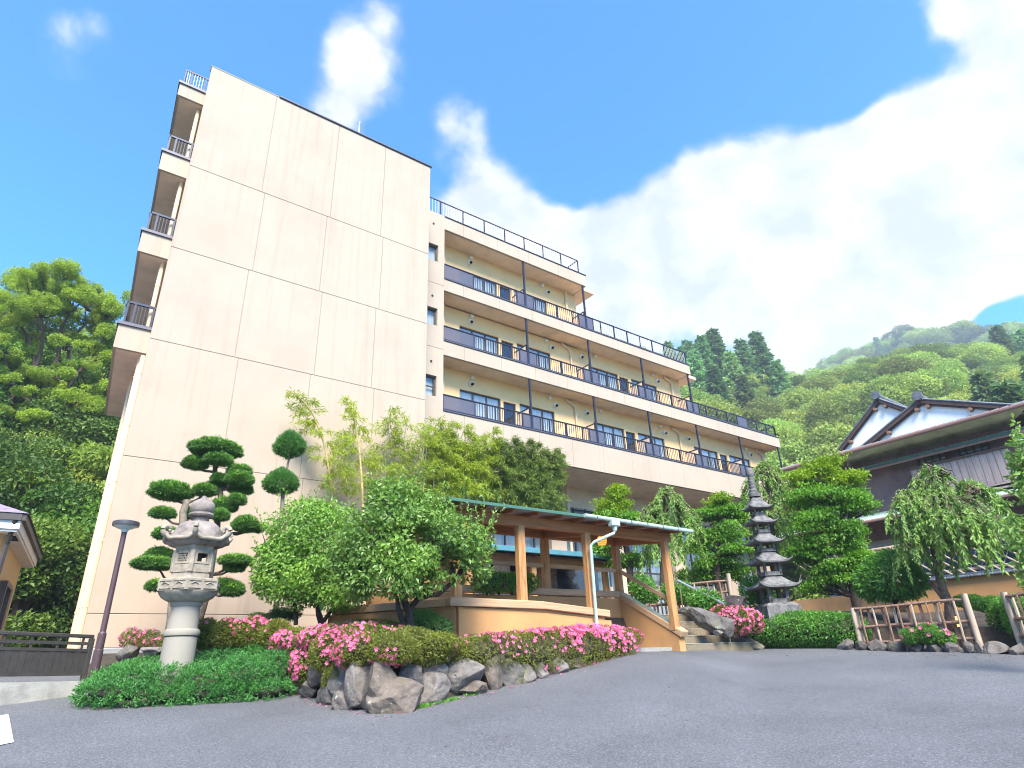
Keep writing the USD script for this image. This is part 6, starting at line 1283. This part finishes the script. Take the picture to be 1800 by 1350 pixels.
bamboo('dense pale green bamboo thicket behind the left end of the walkway roof', [(at(x, 925, Y=Yb+.1*(i % 4)), at(x, ty+15, Y=Yb+.1*(i % 4)), at(tx, ty, Y=Yb), .022, .30) for i, (x, tx, ty) in enumerate(((762, 768, 738), (775, 800, 742), (790, 785, 752), (800, 822, 748), (815, 830, 760), (835, 852, 768), (845, 838, 775), (868, 868, 750), (780, 758, 765), (825, 800, 775), (855, 872, 772)))], 103, 'leaf_bamboo', 1.6, 'culm_green')
bamboo('dark green drooping bamboo behind the middle of the walkway roof', [(at(x, 930, Y=Yb+.1*(i % 3)), at(x, ty+15, Y=Yb), at(tx, ty, Y=Yb), .02, .16) for i, (x, tx, ty) in enumerate(((880, 886, 772), (895, 905, 770), (905, 930, 776), (920, 915, 785), (935, 950, 792), (950, 975, 790), (962, 988, 798), (945, 970, 800), (890, 878, 785), (930, 942, 780), (970, 985, 815)))], 104, 'leaf_bamboo_dark', 2.0, 'culm_green')

# ================================================================== WOODED SLOPES
def class_tree(name, crown, trunk, lm, bark):
    c = stage.CreateClassPrim('/World/'+name); h = H(c, np.zeros(3))
    put('trunk', trunk, MAT[bark], h); put('crown', crown, MAT[lm], h); return h
def wild_puffs(rg, n, w, h, z0):
    out = []
    for i in range(n):
        u = rg.uniform(0, 1); z = z0+(h-z0)*u; rmax = w*math.sqrt(max(.05, 1-(2*u-.9)**2*.85)); th = rg.uniform(0, 2*PI); r = rmax*rg.random()**.5*.72; s = w*rg.uniform(.30, .48); out.append((math.cos(th)*r, math.sin(th)*r, z, s, s, s*.72))
    return out
rg = np.random.default_rng(200); protos = {}
def mk(nm, n, w, h, z0, cnt, L, W, lm, bark='bark_dark', **kw):
    pfs = wild_puffs(rg, n, w, h, z0); V = foliage(rg, pfs, cnt, L, W, **{**dict(depth=.5, out=.6, droop=.1, rnd=.8, nrm=.7, cull=.7), **kw})
    tr = MB(); tr.tube([(0, 0, -.15), (0.01, 0, h*.4), (0, .02, h*.8)], [.04*w*2, .03*w*2, .012], 6)
    for p in pfs[::2]: tr.tube(curve((0, 0, h*.3), p[:3], (0, 0, .03), 5), np.linspace(.025, .006, 5)*w*2, 4, cap=False)
    return class_tree(nm, V, tr, lm, bark)
PB1 = mk('broadleaf_tree_kind', 17, .42, .92, .30, 11000, .032, .022, 'leaf_forest')
PB2 = mk('light_broadleaf_tree_kind', 17, .46, .85, .28, 10000, .033, .023, 'leaf_hill')
PB3 = mk('pale_bamboo_clump_kind', 15, .38, .95, .2, 6000, .055, .02, 'leaf_hill_bamboo', droop=.6)
# conifer: tiers of drooping sprays
def conifer(nm, lm):
    P, N = [], []
    for z in np.linspace(.16, 1.0, 17):
        r = .25*(1.03-z)**.75+.012; m = int(300*(r/.25)+20); th = rg.uniform(0, 2*PI, m); q = r*rg.random(m)**.45*(.75+.25*np.sin(th*5+z*40))
        P.append(np.stack([q*np.cos(th), q*np.sin(th), z-.10*q/.25+rg.normal(0, .012, m)], 1)); N.append(np.stack([np.cos(th), np.sin(th), 0*th+.1], 1))
    P, N = np.vstack(P), np.vstack(N); V = leaves(P, unit(N+rg.normal(size=P.shape)*.4+[0, 0, -.25]), unit(rg.normal(size=P.shape)*.5+[0, 0, 1]), .07, .035)
    return class_tree(nm, V, MB().tube([(0, 0, -.15), (0, 0, .95)], [.018, .004], 6), lm, 'bark_dark')
PC1 = conifer('conifer_kind', 'leaf_hill_conifer')
def tz(x, y): return float(terrain(np.array([x]), np.array([y]))[0])
KINDS = {'b': (PB2, 'hillside_tree', 'rounded green broadleaf tree in the wood on the far hillside', 'tree', 'broadleaf trees on the hillside'),
         'c': (PC1, 'conifer_tree', 'dark pointed conifer in the wood on the far hillside', 'conifer', 'conifers on the hillside'),
         'p': (PB3, 'bamboo_clump', 'pale yellowish bamboo clump on the far hillside', 'bamboo', 'bamboo clumps on the hillside'),
         'f': (PB1, 'forest_tree', 'dense dark green tree in the wood left of the hotel', 'tree', 'trees in the dark wood on the left')}
def plant(kind, px, D, size, wide=1.0, z=None, label=None):
    p = at(px, 900, D=D); zz_ = tz(p[0], p[1]) if z is None else z
    P_, nm, lab, cat, grp = KINDS[kind]; inst(nm, P_, (p[0], p[1], zz_-.3), rg.uniform(0, 360), (size*wide, size*wide, size), label or lab, cat, None if label else grp)
# right hillside: the nearer and larger trees one by one
cand = []
for az_d in np.arange(43, 86, 1.0):
    for r in np.concatenate([np.arange(62, 130, 8.5), np.arange(130, 240, 11.0)]):
        a = math.radians(az_d+rg.normal(0, .35)); rr = r+rg.normal(0, 2.5); cand.append((rr*math.sin(a), rr*math.cos(a), rr, az_d))
rg2 = np.random.default_rng(9)
cand = [c for c in cand if rg2.random() < min(1.0, (c[2]/130)**1.0*.75+.12)]
cand.sort(key=lambda c: c[2]); nind = 0; stuff = {'b': [], 'c': [], 'p': []}
for (x, y, r, azd) in cand:
    z = tz(x, y); nz = meshkit.noise(np.array([x/30, y/30, 0.0]), 3); n2 = meshkit.noise(np.array([x/22, y/22, 5.0]), 8)
    k = 'c' if (azd < 58 and r > 140 and nz > .42) or (azd > 76 and nz > .6) else ('p' if n2 > .56 and r < 200 else 'b')
    size = {'b': 12.5, 'c': 17.0, 'p': 10.5}[k]*rg2.uniform(.75, 1.25); wd = {'b': 1.05, 'c': .85, 'p': 1.0}[k]
    if nind < 300:
        P_, nm, lab, cat, grp = KINDS[k]; inst(nm, P_, (x, y, z-.6), rg2.uniform(0, 360), (size*wd, size*wd, size), lab, cat, grp); nind += 1
    else: stuff[k].append((x, y, z-.6, size*wd, size))
for px, D, size, z_ in ((1232, 152, 21, 0), (1250, 158, 25, 0), (1272, 160, 27, 0), (1298, 150, 22, 0), (1322, 165, 23, 0), (1352, 168, 25, 0), (1378, 160, 18, 0), (1262, 135, 19, 0), (1310, 138, 18, 0)):
    p = at(px, 700, D=D); P_, nm, lab, cat, grp = KINDS['c']; inst(nm, P_, (p[0], p[1], tz(p[0], p[1])-.5), rg2.uniform(0, 360), (size*.95, size*.95, size), 'tall blue green conifer on the skyline just right of the hotel', cat, 'tall conifers on the skyline')
# the far ridge and whatever lies past three hundred: one wood
for az_d in np.arange(58, 92, .95):
    for r in np.arange(355, 520, 17.0):
        a = math.radians(az_d+rg2.normal(0, .4)); rr = r+rg2.normal(0, 6); x, y = rr*math.sin(a), rr*math.cos(a); s = rg2.uniform(17, 27); stuff['b' if rg2.random() < .75 else 'c'].append((x, y, tz(x, y)-.8, s*1.1, s))
pi_ = UsdGeom.PointInstancer.Define(stage, '/World/hillside_wood'); pi_.GetPrim().SetCustomDataByKey('kind', 'stuff')
meta(H(pi_.GetPrim(), (0, 0, 0)), 'continuous green wood covering the far hillside and ridge', 'wood')
pos, idx, scl, ori = [], [], [], []
for n_, k in enumerate('bcp'):
    x_ = UsdGeom.Xform.Define(stage, f'/World/hillside_wood/kind_of_{["broadleaf", "conifer", "bamboo"][n_]}'); x_.GetPrim().GetReferences().AddInternalReference(KINDS[k][0].prim.GetPath()); pi_.CreatePrototypesRel().AddTarget(x_.GetPath())
    for (x, y, z, w_, h_) in stuff[k]:
        pos.append((x, y, z)); idx.append(n_); scl.append((w_, w_, h_)); a = rg2.uniform(0, PI); ori.append(Gf.Quath(math.cos(a), 0, 0, math.sin(a)))
pi_.CreatePositionsAttr(Vt.Vec3fArray([Gf.Vec3f(*map(float, p)) for p in pos])); pi_.CreateProtoIndicesAttr(Vt.IntArray(idx)); pi_.CreateScalesAttr(Vt.Vec3fArray([Gf.Vec3f(*map(float, p)) for p in scl])); pi_.CreateOrientationsAttr(Vt.QuathArray(ori))
LEFT = {'b': ('lighter green broadleaf tree in the wood left of the hotel', 'tree', 'lighter trees in the wood on the left'), 'p': ('pale drooping bamboo clump in the wood left of the hotel', 'bamboo', 'bamboo clumps in the wood on the left')}
# left: the dark wood and the great spreading tree above it
for i, az_d in enumerate(np.arange(-17, 9, 1.15)):
    for r in (31, 35.5, 41, 47, 54, 63):
        a = math.radians(az_d+rg2.normal(0, .4)); rr = r+rg2.normal(0, 1.2); x, y = rr*math.sin(a), rr*math.cos(a)
        if az_d > 3 and r < 33: continue
        if -14 < az_d < -1 and r < 33 and x > -9 and x < .5 and y < 32: continue
        u_ = rg2.random(); kk_ = 'f' if u_ < .55 else ('b' if u_ < .8 else 'p'); size = rg2.uniform(5.0, 8.0)*(r/40)**.4; P_, nm, lab, cat, grp = KINDS['f'] if kk_ == 'f' else (KINDS[kk_][0], KINDS[kk_][1].replace('hillside', 'forest'), *LEFT[kk_])
        inst(nm, P_, (x, y, tz(x, y)-.5), rg2.uniform(0, 360), (size, size, size), lab, cat, grp)
CD = 46.0; rg = np.random.default_rng(300)
cp_ = [(60, 498, 110, 46), (115, 494, 110, 44), (30, 525, 90, 50), (90, 520, 90, 40), (150, 520, 90, 46), (185, 548, 70, 56), (20, 560, 70, 40), (105, 545, 60, 40), (165, 560, 70, 44), (195, 590, 50, 50), (10, 600, 60, 44), (-30, 540, 80, 70), (60, 660, 90, 30), (105, 690, 90, 36), (150, 690, 70, 30), (175, 640, 60, 36), (45, 690, 80, 30), (80, 478, 70, 26), (-20, 640, 80, 50), (190, 670, 50, 50), (140, 600, 50, 30), (60, 600, 60, 36), (120, 650, 60, 30), (30, 650, 60, 40), (180, 620, 60, 40), (80, 720, 110, 40), (170, 720, 80, 40), (20, 720, 80, 40)]
pfs = []
for (x, y, w, h) in cp_:
    for _ in range(9): k_ = rg.uniform(.25, .62); pfs.append(pf(x+rg.normal(0, w*.32), y+rg.normal(0, h*.26), CD+rg.uniform(-2.5, 2.5), w*k_, h*k_*1.1))
cb = at(95, 905, D=CD); cb[2] = tz(cb[0], cb[1])
ct = thing('great_camphor_tree', 'great spreading tree with sunlit yellow green crown above the dark wood', 'tree', cb)
mb = MB(); fk = [[cb, at(88, 790, D=CD), at(85, 720, D=CD), at(92, 650, D=CD), at(108, 580, D=CD), at(118, 520, D=CD)], [at(85, 720, D=CD), at(60, 650, D=CD), at(48, 590, D=CD), at(40, 540, D=CD)], [at(88, 700, D=CD), at(120, 640, D=CD), at(130, 590, D=CD), at(150, 540, D=CD)], [at(90, 715, D=CD), at(140, 655, D=CD), at(175, 610, D=CD), at(185, 570, D=CD)], [at(86, 730, D=CD), at(30, 690, D=CD), at(5, 620, D=CD)], [at(60, 650, D=CD), at(75, 600, D=CD), at(80, 520, D=CD)], [at(90, 725, D=CD), at(150, 700, D=CD), at(185, 680, D=CD)]]
allp = []
for i, q in enumerate(fk): allp += list(branch(mb, q, .30 if i == 0 else .15, .05, rg, .16, 9))
put('trunk', mb, MAT['bark'], ct, smooth=True); allp = np.array(allp); mb = MB()
for p in pfs:
    c = np.array(p[:3]); q = allp[np.argmin(((allp-c)**2).sum(1))]; mb.tube(wiggle(q, c, .12, rg, 5), np.linspace(.07, .02, 5), 4, cap=False)
put('branches', mb, MAT['bark'], ct)
put('crown', foliage(rg, pfs, 190000, .12, .075, depth=.6, out=.6, droop=.05, rnd=.8, nrm=.6, cull=.5, gap=(1.3, .36)), MAT['leaf_camphor'], ct)

# fallen petals and leaf litter on the asphalt
rg = np.random.default_rng(400); P = []
for px in np.concatenate([rg.uniform(505, 1110, 90)]):
    b = G(px, float(np.interp(px, bx_, by_))+abs(rg.normal(2, 5))); P.append([b[0], b[1], float(asphalt_z(b[0], b[1]))+.006])
P = np.array(P); N = unit(rg.normal(size=P.shape)*.25+[0, 0, 1]); put('fallen_petals', blossoms(rg, P, N, .016), MAT['petal_pink'], label='few pink petals fallen on the asphalt along the boulder wall', cat='petals', kind='stuff')
P = []
for px in np.concatenate([rg.uniform(150, 520, 160), rg.uniform(505, 1110, 200), rg.uniform(1310, 1800, 160)]):
    yb_ = float(np.interp(px, [150, 360, 480], [1243, 1231, 1213])) if px < 480 else (float(np.interp(px, bx_, by_)) if px < 1150 else float(np.interp(px, [1310, 1500, 1800], [1142, 1144, 1154])))
    b = G(px, yb_+abs(rg.normal(0, 5))+.5); P.append([b[0], b[1], float(asphalt_z(b[0], b[1]))+.006])
for _ in range(120):
    x, y = rg.uniform(1, 12), rg.uniform(5, 10.5); P.append([x, y, float(asphalt_z(x, y))+.006])
P = np.array(P); put('leaf_litter', leaves(P, unit(rg.normal(size=P.shape)*[1, 1, .12]), unit(rg.normal(size=P.shape)*.2+[0, 0, 1]), rg.uniform(.02, .05, len(P)), .018), MAT['log_wood'], label='scattered dry leaves along the edges of the asphalt', cat='leaves', kind='stuff')

gl_ = at(1681, 1092, D=D1+.9); gl = thing('garden_lamp', 'small lit garden lamp behind the right hand log fence', 'garden lamp', (gl_[0], gl_[1], 1.75))
put('stem', MB().box(gl_[0]-.03, gl_[0]+.03, gl_[1]-.03, gl_[1]+.03, 1.7, gl_[2]-.12), MAT['lamp_pole_paint'], gl)
put('shade', MB().box(gl_[0]-.055, gl_[0]+.055, gl_[1]-.055, gl_[1]+.055, gl_[2]-.12, gl_[2]+.10, .01), MAT['lamp_glow_small'], gl)
put('cap', MB().box(gl_[0]-.07, gl_[0]+.07, gl_[1]-.07, gl_[1]+.07, gl_[2]+.103, gl_[2]+.13, .008), MAT['lamp_pole_paint'], gl)
